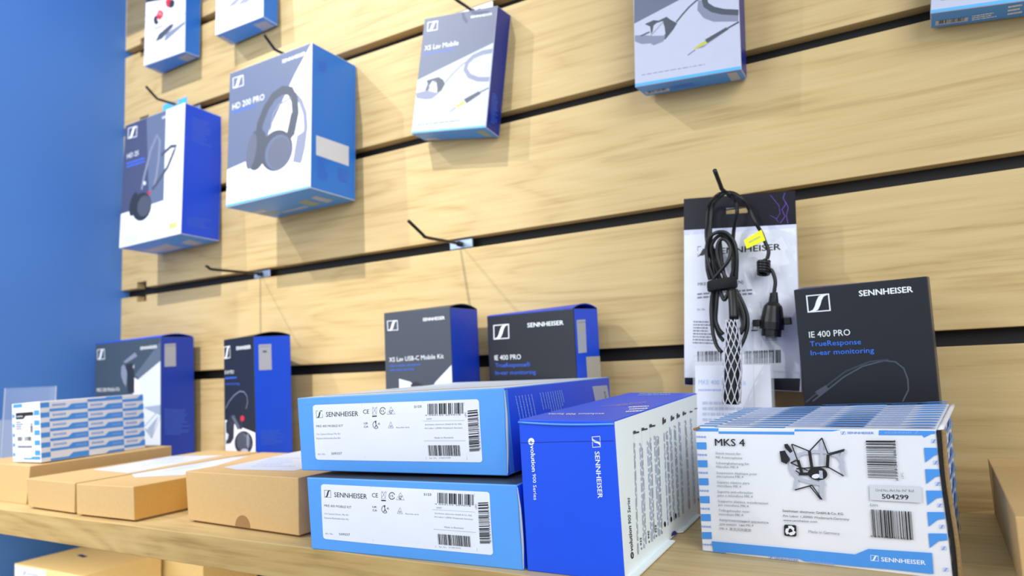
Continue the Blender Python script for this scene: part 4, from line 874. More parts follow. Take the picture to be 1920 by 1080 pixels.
      ('l','print_dark',0.9,[(77.7,68.3),(81.0,65.8)],0),
      ('l','print_dark',0.9,[(76.0,53.9),(88.5,58.1)],0),
      ('l','print_dark',0.9,[(88.5,58.1),(94.6,48.1)],0),
      ('l','print_dark',0.9,[(86.6,57.8),(93.7,48.3)],0),
      ('l','print_dark',0.9,[(88.7,82.9),(89.5,70.7)],0),
      ('l','print_dark',2.2,[(88.7,82.9),(89.5,70.7)],0),
      ('l','print_dark',2.2,[(101.5,80.8),(100.2,71.2)],0),
      ('l','print_dark',2.2,[(79.9,76.2),(82.1,66.3)],0),
      ('p','print_dark',[(99.8,66.1),(99.4,65.1),(98.7,64.1),(97.7,63.3),(96.5,62.6),(95.1,62.2),(93.6,61.9),(92.1,62.0),(90.6,62.2),(89.2,62.7),(88.1,63.4),(87.2,64.3),(86.6,65.3),(86.3,66.4),(86.3,67.5),(86.8,68.6),(87.5,69.5),(88.5,70.4),(89.7,71.0),(91.1,71.5),(92.7,71.7),(94.2,71.7),(95.6,71.4),(97.0,70.9),(98.1,70.2),(99.0,69.3),(99.6,68.3),(99.8,67.2)]),
      ('p','label_white',[(94.8,65.4),(94.7,65.0),(94.5,64.6),(94.2,64.3),(93.7,63.9),(93.2,63.6),(92.6,63.4),(91.9,63.2),(91.3,63.1),(90.6,63.1),(90.1,63.2),(89.6,63.4),(89.2,63.6),(89.0,63.9),(88.9,64.3),(88.9,64.6),(89.1,65.0),(89.5,65.4),(89.9,65.8),(90.5,66.1),(91.1,66.3),(91.8,66.5),(92.4,66.6),(93.1,66.6),(93.6,66.5),(94.1,66.3),(94.5,66.1),(94.7,65.8)]),
      ('p','print_dark',[(79.9,67.1),(87.4,67.4),(87.2,65.2),(79.7,64.9)]),
      ('p','print_dark',[(67.0,82.3),(71.0,83.0),(74.0,75.9),(71.5,72.8),(67.7,74.4)]),
      ('p','print_dark',[(70.7,87.6),(73.3,88.1),(76.7,82.6),(74.7,81.2),(71.1,85.0)]),
      ('l','label_grey',2.4,[(95.5,69.1),(95.4,63.4)],0),
    ]),
  ],
  'B5': [
    ('label', 'F', [
      ('p','label_white',[(0.9,115.7),(95.7,116.7),(98.7,86.6),(4.7,77.6)]),
      ('e','print_blue',(26.5,103.1),(36.7,103.3),(27.0,108.4)),
      ('t','print_grey','SENNHEISER',0.4,(40.1,104.5),(73.4,105.6),(40.1,107.3)),
    ]),
    ('top_print', 'T', [
      ('p','blue_dark',[(54.8,68.1),(58.4,74.3),(85.0,69.8),(83.6,62.5)]),
    ]),
  ],
  'C2': [
    ('label', 'T', [
      ('p','label_lgrey',[(18.9,73.8),(-58.7,200.6),(93.7,225.8),(111.7,69.3)]),
      ('g','print_pale2',(70.0,107.7),(90.6,168.6),(8.5,175.1),5),
    ]),
  ],
  'C3': [
    ('label', 'T', [
      ('p','label_lgrey',[(-3.8,69.3),(37.7,49.5),(93.5,77.8),(20.7,238.9),(-10.0,226.3)]),
      ('g','print_pale2',(28.6,90.4),(42.8,134.6),(-3.3,161.0),4),
    ]),
  ],
  'C4': [
    ('label', 'T', [
      ('p','label_lgrey',[(24.2,31.9),(60.4,22.0),(144.1,32.0),(127.4,130.1),(-25.9,168.1)]),
      ('g','print_pale2',(60.6,39.5),(120.0,52.2),(13.6,107.6),5),
    ]),
    ('thumb_notch', 'F', [
      ('p','cardboard_dark',[(110.7,0.8),(110.4,3.7),(109.5,6.3),(107.9,8.7),(105.8,10.6),(103.2,11.9),(100.3,12.5),(97.2,12.5),(94.2,11.7),(91.4,10.3),(89.0,8.3),(87.1,5.8),(85.8,3.0),(85.3,0.1)]),
    ]),
  ],
  'bag': [
    ('front_print', 'F', [
      ('p','bag_black',[(-0.8,-21.7),(128.2,-12.5),(129.4,15.1),(-0.2,9.1)]),
      ('p','label_white',[(-0.2,9.1),(129.4,15.1),(130.5,184.8),(0.3,182.6)]),
      ('l','print_grey',0.35,[(0.1,141.2),(130.4,144.6)],0),
      ('p','print_dark',[(18.2,156.4),(24.7,156.4),(28.3,160.8),(30.7,166.2),(33.6,167.6),(29.6,167.5),(24.0,164.6),(21.1,159.4)]),
      ('l','print_dark',0.9,[(17.7,155.7),(34.9,156.5),(34.6,168.0),(17.6,167.5)],1),
      ('t','print_dark','SENNHEISER',0.8,(39.2,157.3),(113.0,160.2),(39.2,164.9)),
      ('t','print_dark','MKE',0.3,(18.0,120.1),(28.0,120.4),(18.0,123.9)),
      ('t','print_dark','(N)',0.3,(64.5,121.1),(71.7,121.7),(64.5,125.3)),
      ('g','print_grey',(17.1,103.6),(81.5,108.0),(17.2,112.0),2),
      ('t','print_grey','Art. No.',0,(16.8,90.0),(27.2,90.5),(16.8,92.9)),
      ('l','print_grey',0.25,[(16.9,96.4),(90.1,99.9)],0),
      ('l','print_grey',0.25,[(90.7,99.9),(90.1,48.8)],0),
      ('l','print_grey',0.25,[(13.2,45.7),(113.5,50.7)],0),
      ('p','label_white',[(6.6,47.9),(45.3,46.7),(46.2,80.8),(9.6,81.8)]),
      ('g','print_grey',(10.9,49.9),(43.5,49.7),(12.2,78.5),8),
      ('l','print_dark',0.4,[(80.2,76.6),(86.6,70.3)],0),
      ('l','print_dark',0.4,[(86.8,76.6),(80.1,70.2)],0),
      ('l','print_dark',0.4,[(80.8,75.9),(86.3,76.4),(85.5,69.8),(81.4,69.7)],1),
      ('p','print_dark',[(79.6,66.5),(86.6,67.1),(86.6,68.5),(79.6,68.1)]),
      ('b','print_dark',(94.6,56.4),(94.4,78.3),(106.9,57.2),26),
      ('b','print_dark',(16.7,28.8),(45.1,30.5),(16.7,41.1),30),
      ('b','print_dark',(71.2,28.8),(109.9,31.6),(71.5,43.4),44),
    ]),
  ],
  'bag_header': [
    ('header_print', 'F', [
      ('l','print_purple',1.0,[(111.4,1.7),(116.9,9.4),(113.9,17.6),(118.4,24.2),(115.4,31.3),(117.7,36.9)],0),
      ('l','print_purple',0.9,[(119.9,1.2),(118.4,10.4),(120.8,19.4),(118.0,26.5)],0),
      ('l','print_purple',0.7,[(107.2,6.5),(111.7,13.2),(110.8,22.4),(101.4,35.9)],0),
      ('l','print_purple',0.6,[(100.9,11.6),(107.2,7.7),(109.7,2.9)],0),
    ]),
  ],
}
BAG_HEADER = {'quad': [[1232.0, -35.0, 311.9], [1360.5, -35.0, 301.3], [1234.7, -35.0, 350.5], [1362.6, -35.0, 340.0]], 'hole': [0.397, 0.588, 0.425, 0.615]}
CABLE = [[[1271.2, -62.0, 245.3], [1268.9, -62.0, 268.7], [1262.6, -50.0, 292.1], [1263.6, -50.0, 311.0], [1268.1, -50.0, 334.2], [1283.7, -75.0, 338.9], [1291.7, -75.0, 340.8], [1298.8, -75.0, 338.7], [1301.4, -62.0, 331.6], [1301.8, -62.0, 317.6], [1294.1, -50.0, 299.7], [1290.8, -50.0, 272.2], [1292.3, -62.0, 243.2]], [[1275.7, -62.0, 244.9], [1271.3, -50.0, 269.8], [1270.0, -62.0, 289.5], [1271.2, -62.0, 310.4], [1275.5, -62.0, 330.9], [1287.0, -75.0, 337.2], [1295.0, -75.0, 340.7], [1303.6, -75.0, 338.0], [1311.6, -75.0, 329.8], [1315.8, -62.0, 320.1], [1321.1, -62.0, 304.5], [1325.5, -56.0, 293.4], [1328.8, -56.0, 281.6], [1331.6, -56.0, 271.1], [1329.4, -56.0, 262.4]], [[1270.9, -66.0, 243.9], [1266.2, -68.0, 263.7], [1265.1, -66.0, 280.3], [1270.7, -68.0, 293.3], [1280.5, -70.0, 297.5], [1289.9, -68.0, 295.4], [1297.4, -66.0, 283.2], [1298.5, -66.0, 264.9], [1295.4, -64.0, 241.6]], [[1277.8, -62.0, 243.5], [1271.5, -62.0, 263.8], [1269.6, -63.0, 280.1], [1275.2, -64.0, 290.9], [1283.1, -63.0, 294.7], [1290.5, -63.0, 289.1], [1294.7, -62.0, 274.9], [1294.8, -62.0, 261.2], [1288.9, -62.0, 242.4]], [[1270.8, -70.0, 243.5], [1283.3, -72.0, 255.7], [1291.1, -72.0, 265.0], [1293.0, -70.0, 278.7], [1287.6, -70.0, 288.5], [1281.3, -70.0, 287.0], [1277.7, -70.0, 276.0], [1279.8, -70.0, 259.7], [1286.2, -70.0, 242.0]], [[1266.0, -64.0, 244.5], [1264.0, -64.0, 257.5], [1264.3, -62.0, 273.9], [1266.5, -60.0, 285.6], [1270.7, -58.0, 297.0]], [[1281.5, -58.0, 244.6], [1279.3, -56.0, 265.9], [1278.9, -56.0, 282.2], [1279.4, -58.0, 291.2]], [[1268.0, -62.0, 233.0], [1264.9, -62.0, 216.0], [1264.4, -64.0, 202.2], [1265.5, -66.0, 181.6], [1269.5, -70.0, 167.9], [1275.4, -74.0, 160.5]], [[1274.5, -66.0, 232.1], [1271.5, -66.0, 213.0], [1269.6, -66.0, 197.2], [1272.7, -68.0, 186.8], [1277.5, -70.0, 180.9]], [[1269.8, -60.0, 233.0], [1265.5, -58.0, 207.0], [1269.4, -60.0, 183.8], [1275.8, -62.0, 173.2]], [[1277.2, -68.0, 231.7], [1281.2, -70.0, 219.9], [1284.8, -70.0, 223.0], [1288.0, -70.0, 230.5]], [[1293.5, -62.0, 230.6], [1299.9, -62.0, 215.4], [1304.0, -64.0, 201.5], [1304.0, -66.0, 188.2], [1300.1, -68.0, 175.1], [1293.1, -70.0, 162.2]], [[1292.1, -66.0, 230.4], [1297.5, -66.0, 215.4], [1301.6, -68.0, 199.3], [1300.3, -70.0, 186.1], [1296.2, -70.0, 179.7]], [[1288.3, -58.0, 231.4], [1293.1, -56.0, 214.0], [1296.2, -56.0, 197.9], [1297.4, -60.0, 188.7], [1293.0, -62.0, 182.3]]]
COIL = [[1330.9, -56.0, 259.5], [1330.2, -52.4, 258.8], [1328.5, -49.5, 258.2], [1326.1, -48.1, 258.0], [1323.5, -48.4, 258.1], [1321.3, -50.3, 258.5], [1320.0, -53.5, 258.9], [1319.8, -57.3, 259.4], [1320.9, -60.7, 259.6], [1322.8, -63.1, 259.6], [1325.3, -64.0, 259.2], [1327.8, -63.1, 258.5], [1329.7, -60.7, 257.7], [1330.6, -57.3, 256.8], [1330.3, -53.5, 255.9], [1328.9, -50.3, 255.3], [1326.7, -48.4, 255.0], [1324.1, -48.1, 255.0], [1321.7, -49.5, 255.3], [1320.1, -52.4, 255.7], [1319.5, -56.0, 256.2], [1320.1, -59.6, 256.5], [1321.8, -62.5, 256.5], [1324.2, -63.9, 256.3], [1326.7, -63.6, 255.7], [1328.9, -61.7, 254.9], [1330.2, -58.5, 254.0], [1330.3, -54.7, 253.1], [1329.2, -51.3, 252.4], [1327.3, -48.9, 252.0], [1324.7, -48.0, 251.9], [1322.2, -48.9, 252.1], [1320.3, -51.3, 252.5], [1319.3, -54.7, 252.9], [1319.6, -58.5, 253.3], [1320.9, -61.7, 253.5], [1323.1, -63.6, 253.3], [1325.7, -63.9, 252.9], [1328.0, -62.5, 252.1], [1329.6, -59.6, 251.2], [1330.1, -56.0, 250.3], [1329.5, -52.4, 249.6], [1327.7, -49.5, 249.0], [1325.3, -48.1, 248.8], [1322.8, -48.4, 248.9], [1320.6, -50.3, 249.2], [1319.3, -53.5, 249.7], [1319.1, -57.3, 250.1], [1320.1, -60.7, 250.4], [1322.1, -63.1, 250.3], [1324.6, -64.0, 250.0], [1327.0, -63.1, 249.3], [1328.9, -60.7, 248.5], [1329.8, -57.3, 247.6], [1329.6, -53.5, 246.7], [1328.2, -50.3, 246.1], [1325.9, -48.4, 245.8], [1323.4, -48.1, 245.8], [1321.0, -49.5, 246.0], [1319.3, -52.4, 246.5], [1318.8, -56.0, 246.9]]
LEAD = [[1329.4, -56.0, 262.4], [1326.1, -56.0, 261.0], [1322.8, -56.0, 259.6]]
LEAD_OUT = [[1326.5, -56.0, 247.9], [1332.0, -56.0, 250.0], [1334.9, -56.0, 243.9], [1335.8, -56.0, 234.9], [1333.7, -56.0, 224.0], [1332.3, -56.0, 213.0]]
CONNECTOR = [[1333.2, -56.0, 224.0], [1331.9, -56.0, 213.0], [1330.4, -56.0, 202.1], [1329.1, -56.0, 193.4]]
TAG = [[1309.4, -64.0, 275.6], [1330.3, -64.0, 282.6], [1327.1, -64.0, 295.0], [1307.4, -64.0, 285.6]]
STRAP = [[1262.4, -65.0, 239.0], [1296.7, -65.0, 235.7], [1280.3, -65.0, 243.7], [1279.3, -65.0, 230.1]]
STEM = [[1293.1, -78.0, 228.4], [1294.6, -85.0, 212.4], [1295.1, -90.0, 196.4]]
SLEEVE = [[1292.4, -92.0, 195.0], [1292.3, -92.0, 171.6], [1289.5, -92.0, 142.8], [1285.3, -92.0, 104.3]]
CARD_PX = [[1244.3, -66.0, 125.1], [1297.3, -66.0, 124.1], [1244.1, -70.0, 116.9], [1271.2, -70.0, 116.9], [1248.6, -78.0, 104.6], [1300.6, -78.0, 101.5]]

# ------------------------------------------------------------------ printing on carton faces
KEYS = ['FLb', 'FRb', 'BLb', 'BRb', 'FLt', 'FRt', 'BLt', 'BRt']
FACES = {'F': ('FLb', 'FRb', 'FLt', 'FRt'), 'R': ('FRb', 'BRb', 'FRt', 'BRt'), 'T': ('FLt', 'FRt', 'BLt', 'BRt'),
         'B': ('BLb', 'BRb', 'FLb', 'FRb'), 'L': ('BLb', 'FLb', 'BLt', 'FLt'), 'K': ('BRb', 'BLb', 'BRt', 'BLt')}
class Patch:
    """a slightly bulging card face spanned between its four corners"""
    def __init__(s, c00, c10, c01, c11, bulge=0.0):
        s.c = [Vector(v) for v in (c00, c10, c01, c11)]
        s.w = ((s.c[1] - s.c[0]).length + (s.c[3] - s.c[2]).length) / 2
        s.h = ((s.c[2] - s.c[0]).length + (s.c[3] - s.c[1]).length) / 2
        s.n = ((s.c[1] - s.c[0] + s.c[3] - s.c[2]).cross(s.c[2] - s.c[0] + s.c[3] - s.c[1])).normalized()
        s.b = bulge
    def at(s, u, v, off=0.0):
        a, b, c, d = s.c
        k = 0.0 if (u <= 0 or u >= 1 or v <= 0 or v >= 1) else 16 * u * (1 - u) * v * (1 - v)
        return a * (1 - u) * (1 - v) + b * u * (1 - v) + c * (1 - u) * v + d * u * v + s.n * (off + s.b * k)
    def mm(s, x, y, off): return s.at(min(max(x / 1000 / s.w, 0.004), 0.996), min(max(y / 1000 / s.h, 0.004), 0.996), off)

TEXT = {}
def text_mesh(body, bold):
    key = (body, bold)
    if key in TEXT: return TEXT[key]
    cu = bpy.data.curves.new('lettering', 'FONT'); cu.body = body; cu.size = 1.0; cu.resolution_u = 2
    
    o = bpy.data.objects.new('lettering', cu); C.objects.link(o)
    dg = bpy.context.evaluated_depsgraph_get(); me = o.evaluated_get(dg).to_mesh()
    vs = [(v.co.x, v.co.y) for v in me.vertices]; fs = [tuple(p.vertices) for p in me.polygons]
    o.evaluated_get(dg).to_mesh_clear()
    bpy.data.objects.remove(o); bpy.data.curves.remove(cu)
    x0 = min(v[0] for v in vs); x1 = max(v[0] for v in vs)
    # heavier strokes: the outline is struck again slightly shifted, each pass a hair above the last
    d = 0.026 * bold; w = x1 - x0
    sh = ((0, 0), (-d, 0), (d, 0), (0, -.6 * d), (0, .6 * d)) if bold else ((0, 0),)
    TEXT[key] = [([((x - x0 + p) / w, (y + q) / 0.73) for x, y in vs], fs) for p, q in sh]
    return TEXT[key]

S_SHAPE = [(.05, .05), (.34, .05), (.47, .13), (.58, .38), (.66, .66), (.76, .86), (.95, .95), (.66, .95), (.53, .87), (.42, .62), (.34, .34), (.24, .14)]
class Art:
    def __init__(s, patch, seed=1):
        s.p = patch; s.v = []; s.f = []; s.m = []; s.names = []; s.lift = 0.00022; s.r = random.Random(seed)
    def mi(s, m):
        if m not in s.names: s.names.append(m)
        return s.names.index(m)
    def raw(s, m, pts, faces):
        b = len(s.v); i = s.mi(m)
        s.v += [s.p.mm(x, y, s.lift) for x, y in pts]
        s.f += [tuple(b + k for k in f) for f in faces]; s.m += [i] * len(faces)
    def poly(s, m, pts):
        pts = [(min(max(x, 0.6), s.p.w * 1000 - 0.6), min(max(y, 0.6), s.p.h * 1000 - 0.6)) for x, y in pts]
        bm = bmesh.new()
        f = bm.faces.new([bm.verts.new((x, y, 0)) for x, y in pts])
        f.normal_update()
        if f.normal.z < 0: f.normal_flip()
        bmesh.ops.triangulate(bm, faces=[f])
        xs = [p[0] for p in pts]; ys = [p[1] for p in pts]
        N = 12
        for k in range(1, N):
            for ax, ext, L in ((0, xs, s.p.w), (1, ys, s.p.h)):
                c = k / N * L * 1000
                if min(ext) < c < max(ext):
                    co = [0, 0, 0]; no = [0, 0, 0]; co[ax] = c; no[ax] = 1
                    bmesh.ops.bisect_plane(bm, geom=bm.verts[:] + bm.edges[:] + bm.faces[:], plane_co=co, plane_no=no, dist=1e-5)
        bm.verts.index_update()
        s.raw(m, [(v.co.x, v.co.y) for v in bm.verts], [tuple(v.index for v in f.verts) for f in bm.faces])
        bm.free()
    def quad(s, m, a, b, c, x0, x1, y0, y1):
        ax, ay = a; bx, by = b[0] - ax, b[1] - ay; cx, cy = c[0] - ax, c[1] - ay
        s.raw(m, [(ax + bx * x + cx * y, ay + by * x + cy * y) for x, y in ((x0, y0), (x1, y0), (x1, y1), (x0, y1))], [(0, 1, 2, 3)])
    def line(s, m, w, pts, closed):
        P = [Vector(p) for p in pts]
        if closed: P = P + [P[0]]
        L = []; n = len(P)
        for i in range(n):
            a = P[(i - 1) % (n - 1)] if closed else P[max(i - 1, 0)]
            b = P[(i + 1) % (n - 1)] if closed else P[min(i + 1, n - 1)]
            t = (b - a); t = t.normalized() if t.length > 1e-6 else Vector((1, 0))
            q = Vector((-t.y, t.x)) * (w / 2); L += [P[i] - q, P[i] + q]
        s.raw(m, [tuple(q) for q in L], [(2 * i, 2 * i + 2, 2 * i + 3, 2 * i + 1) for i in range(n - 1)])
    def item(s, it):
        k = it[0]; m = it[1]
        if k == 'p': s.poly(m, it[2])
        elif k == 'l':
            s.line(m, it[2], it[3], it[4])
        elif k == 't':
            a, b, c = it[4:7]
            for vs, fs in text_mesh(it[2], it[3]):
                s.lift += 0.000006
                s.raw(m, [(a[0] + (b[0] - a[0]) * x + (c[0] - a[0]) * y, a[1] + (b[1] - a[1]) * x + (c[1] - a[1]) * y) for x, y in vs], fs)
        elif k == 'e':
            a, b, c = it[2:5]
            ax, ay = a; bx, by = b[0] - ax, b[1] - ay; cx, cy = c[0] - ax, c[1] - ay
            for q in ((0, 1, 0, .06), (0, 1, .94, 1), (0, .055, .06, .94), (.945, 1, .06, .94)): s.quad(m, a, b, c, *q)
            bm = bmesh.new(); f = bm.faces.new([bm.verts.new((x, y, 0)) for x, y in S_SHAPE]); bmesh.ops.triangulate(bm, faces=[f]); bm.verts.index_update()
            s.raw(m, [(ax + bx * v.co.x + cx * v.co.y, ay + by * v.co.x + cy * v.co.y) for v in bm.verts], [tuple(v.index for v in f.verts) for f in bm.faces]); bm.free()
        elif k == 'b':
            a, b, c, n = it[2:6]; x = 0.0; ws = [s.r.choice((1, 1, 1, 2, 2, 3)) for _ in range(2 * (n // 2) + 1)]; tot = sum(ws)
            for i, w in enumerate(ws):
                if i % 2 == 0: s.quad(m, a, b, c, x / tot, (x + w) / tot, 0, 1)
                x += w
        elif k == 'g':
            a, b, c, n = it[2:6]
            for i in range(n):
                y0 = (i + 0.2) / n; x = 0.0; end = 1.0 if n < 3 else s.r.uniform(0.55, 1.0)
                while x < end:
                    w = s.r.uniform(0.03, 0.13); s.quad(m, a, b, c, x, min(x + w, end), y0, y0 + 0.5 / n); x += w + 0.02
        s.lift += 0.000006

GRID = 12
def body_mesh(name, K, mats, bulge, bev=0.0009):
    """card box with one patch per face"""
    bm = bmesh.new()
    for fi, fn in enumerate('FRTBLK'):
        p = Patch(*[K[k] for k in FACES[fn]], bulge.get(fn, 0.0))
        g = [[bm.verts.new(p.at(i / GRID, j / GRID)) for i in range(GRID + 1)] for j in range(GRID + 1)]
        for j in range(GRID):
            for i in range(GRID):
                f = bm.faces.new((g[j][i], g[j][i + 1], g[j + 1][i + 1], g[j + 1][i])); f.material_index = fi
    bmesh.ops.remove_doubles(bm, verts=bm.verts, dist=1e-6)
    bm.normal_update()
    ed = [e for e in bm.edges if len(e.link_faces) == 2 and e.calc_face_angle() > 1.0]
    if bev: bmesh.ops.bevel(bm, geom=ed, offset=bev, segments=2, affect='EDGES', profile=0.5, clamp_overlap=True)
    return bm_mesh(name, bm, mats)

def corners(key):
    return {k: Vector(v) / 1000 for k, v in zip(KEYS, CORNERS[key])}
def carton(name, key, mats, label, cat='box', group=None, bulge=None, lift=0.0, body='carton', tray=None, ground=False, edge=None):
    """mats: one name, or dict per face with '*' default. Printed artwork of the key becomes child parts."""
    K = corners(key); bulge = bulge or {}
    if ground:
        for k in ('FLb', 'FRb', 'BLb', 'BRb'): K[k].z = ground if ground is not True else 0.0
    base = sum((K[k] for k in ('FLb', 'FRb', 'BLb', 'BRb')), Vector()) / 4
    root = empty(name, base, label, cat, group)
    K = {k: v - base for k, v in K.items()}
    KB = {k: (v + Vector((0, 0, lift)) if k[2] == 'b' else v) for k, v in K.items()}
    if isinstance(mats, str): mats = {'*': mats}
    ms = [mats.get(f, mats['*']) for f in 'FRTBLK']
    link(body, body_mesh(body, KB, ms, bulge), root)
    if tray:
        cx = sum((v for v in K.values()), Vector()) / 8
        KT = {}
        for k, v in K.items():
            q = v + (Vector((cx.x, cx.y, v.z)) - v) * 0.035
            if k[2] == 't': q = q - Vector((0, 0, 0.004))
            KT[k] = q
        link('tray', body_mesh('tray', KT, [tray] * 6, {}), root)
    for part, fn, items in ART.get(key, ()):
        if not items: continue
        pt = Patch(*[KB[k] for k in FACES[fn]], bulge.get(fn, 0.0)); lift = 0.00022
        split = []                                     # emblem, wordmark and separate stickers become parts of their own
        for it in items:
            if part == 'front_artwork' and it[0] == 'e' and it[1] == 'print_white': nm = 'emblem'
            elif part == 'front_artwork' and it[0] == 't' and it[2] == 'SENNHEISER' and it[1] == 'print_white': nm = 'wordmark'
            elif part == 'front_artwork' and it[0] == 't' and key != 'mks': nm = 'lettering'
            elif part == 'front_artwork' and it[0] == 'b': nm = 'barcode'
            elif part in ('bottom_print', 'side_print') and it[0] == 'p' and key in ('H1', 'H2', 'H3', 'H4', 'H5', 'H6', 'H7'): nm = 'sticker'
            else: nm = part
            if nm in ('sticker', 'barcode', 'emblem') or not any(q[0] == nm for q in split): split.append((nm, Art(pt, len(items) + len(split))))
            a = [q[1] for q in split if q[0] == nm][-1]
            a.lift = lift; a.item(it); lift = a.lift
        for nm, a in split:
            link(nm, mesh_from(nm, a.v, a.f, a.names, a.m), root)
    return root, KB
def add_art(root, K, part, fn, items, bulge=0.0, seed=3):
    a = Art(Patch(*[K[k] for k in FACES[fn]], bulge), seed)
    for it in items: a.item(it)
    return link(part, mesh_from(part, a.v, a.f, a.names, a.m), root)
def stripes(w, h, x0, cw, rh, first=True, ox=0.0, blue='sky', hi=.62, lo=.27):
    """wrapping pattern: rows of stepped blue bands with small lettering, plus a narrow column of blocks"""
    it = []
    ny = int(h / rh) + 1
    xs = []
    if first: xs.append(('n', 0.0, x0))
    x = x0
    while x < w - 1: xs.append(('c', x, min(x + cw, w))); x += cw
    for ci, (kind, a, b) in enumerate(xs):
        for j in range(-2, ny + 4):
            y = j * rh - (0.33 * rh * (ci - 1) if kind == 'c' else -0.45 * rh)
            if y < 0 and y + hi * rh < 0.08 * rh: continue
            if y + 0.2 * rh > h: continue
            t = lambda f: min(max(y + f * rh, 0.05 * rh), h)
            y0 = max(y, 0.0)
            if kind == 'n':
                if j >= 0: it.append(('p', blue, [(a, y0), (b, y0), (b, t(.5)), (a, t(.5))]))
                continue
            s1 = a + .46 * cw; s2 = a + .57 * cw
            if b > s2 + 1: it.append(('p', blue, [(a, y0), (b, y0), (b, t(hi)), (s2, t(hi)), (s1, t(lo)), (a, t(lo))]))
            elif y + lo * rh > 0.06 * rh: it.append(('p', blue, [(a, y0), (b, y0), (b, t(lo)), (a, t(lo))]))
            if y > 0 and y + rh < h:
                if b - a > .95 * cw: it.append(('t', 'print_pale', 'SENNHEISER', .5, (a + .66 * cw, y + .2 * rh), (a + .95 * cw, y + .2 * rh), (a + .66 * cw, y + .44 * rh)))
                if b - a > .45 * cw: it.append(('t', 'print_sky', 'SENNHEISER', .5, (a + .07 * cw, y + .52 * rh), (a + .42 * cw, y + .52 * rh), (a + .07 * cw, y + .76 * rh)))
    return it

# ------------------------------------------------------------------ hooks on the slat wall
def hook(x, z, reach, label, out=0.022, rise=0.016, side=0.0, plate='plate_metal'):
    r = empty('display_hook', (x, 0.0, z), label, 'hook', 'black hooks on the slat wall')
    bm = bmesh.new()
    pts = [(0, 0.006, 0), (0, -0.02, 0.0), (0, -reach * .6, -0.001), (0, -reach + 0.004, -0.0015), (side * .3, -reach - 0.003, 0.0015), (side, -reach - out, rise)]
    tube_bm(bm, smooth_path(pts, 4), 0.0024, 10)
    link('prong', bm_mesh('prong', bm, ['black_metal'], True), r)
    bm = bmesh.new(); box_bm(bm, (-0.021, 0.0035, -0.0068), (0.021, 0.0065, 0.0070), 0.001)
    link('back_plate', bm_mesh('back_plate', bm, [plate]), r)
    bm = bmesh.new(); tube_bm(bm, [(0, 0.004, 0), (0, -0.004, 0)], 0.0042, 14)
    link('collar', bm_mesh('collar', bm, ['black_metal'], True), r)
    return r
ZS = [0.1555 + 0.18 * k + 0.0086 for k in range(8)]
hook(0.4342, ZS[1], 0.106, 'bare black hook below the largest hanging box, left of the other bare hook', out=0.008, rise=0.003)
hook(0.8774, ZS[1], 0.090, 'bare black hook with upturned tip above the grey lavalier kit box', out=0.034, rise=0.016)
hook(1.2927, ZS[1], 0.090, 'black hook holding the coiled cable and the plastic bag', out=0.026, rise=0.014)
hook(0.233, ZS[3], 0.076, 'black hook holding the dark blue headphone box beside the blue wall')
hook(0.578, ZS[3], 0.090, 'black hook with its tip above the large grey and blue headphone box')
hook(0.920, ZS[3], 0.060, 'black hook through the white tab of the tilted lavalier box')
hook(1.262, ZS[3], 0.070, 'hook of the box with the yellow-tipped plug picture, mostly above the frame')
hook(1.598, ZS[3], 0.070, 'hook of the box cut by the top right corner of the photo')
hook(0.203, ZS[5], 0.060, 'hook of the box with the red earphone picture, above the frame')
hook(0.426, ZS[5], 0.060, 'hook of the pale cable box at the top, above the frame')

def hang_tab(root, K, cx, w, z_hook, m, thick=0.0008, hole=0.012, back=0.0, rise=0.016):
    """flat card tab with a euro slot, rising from the box's back edge to the hook"""
    a = K['BLt']; b = K['BRt']; mid = (a + b) / 2
    ux = (b - a).normalized()
    ztop = z_hook + 0.014
    loc = root.location
    y = min(a.y, b.y) + thick + 0.0004 - back
    xc = cx - loc.x; zb = mid.z - 0.012; zh = z_hook - loc.z; zt = zh + rise
    hw = w / 2; hh = 0.0036
    bm = bmesh.new()
    for lo, hi in (((xc - hw, zb), (xc + hw, zh - hh)), ((xc - hw, zh + hh), (xc + hw, zt)), ((xc - hw, zh - hh), (xc - hole, zh + hh)), ((xc + hole, zh - hh), (xc + hw, zh + hh))):
        box_bm(bm, (lo[0], y - thick, lo[1]), (hi[0], y, hi[1]))
    link('hang_tab', bm_mesh('hang_tab', bm, [m]), root)

# ------------------------------------------------------------------ boxes hanging on the wall
GR_H = 'boxes hanging on the slat wall hooks'
r, K = carton('headphone_box', 'H3', {'*': 'deep_blue', 'F': 'white_card', 'R': 'royal_blue', 'B': 'bottom_blue'}, 'dark blue sided headphone box hanging beside the blue side wall', group=GR_H, bulge={'B': 0.004})
hang_tab(r, K, 0.236, 0.075, ZS[3], 'band_blue', back=0.045, rise=0.0045)
r, K = carton('headphone_box', 'H4', {'*': 'bright_blue', 'F': 'white_card', 'B': 'bottom_blue'}, 'largest hanging box, over-ear headphone picture in grey, bright blue side with white sticker', group=GR_H, bulge={'B': 0.003})
hang_tab(r, K, 0.578, 0.075, ZS[3], 'white_card')
r, K = carton('lavalier_box', 'H5', {'*': 'navy_blue', 'F': 'paper_grey', 'B': 'bottom_blue'}, 'tilted grey and white lavalier microphone box hanging by a white tab, top centre', group=GR_H)
hang_tab(r, K, 0.920, 0.068, ZS[3], 'white_card')
r, K = carton('lavalier_box', 'H6', {'*': 'navy_blue', 'F': 'paper_grey', 'B': 'bottom_blue'}, 'hanging box with clip microphone and large yellow-tipped plug picture, right of the tilted one', group=GR_H)
hang_tab(r, K, 1.262, 0.068, ZS[3], 'white_card')
r, K = carton('lavalier_box', 'H7', {'*': 'navy_blue', 'F': 'paper_grey', 'B': 'bottom_blue'}, 'hanging box cut off by the top right corner of the photo', group=GR_H)
hang_tab(r, K, 1.598, 0.068, ZS[3], 'white_card')
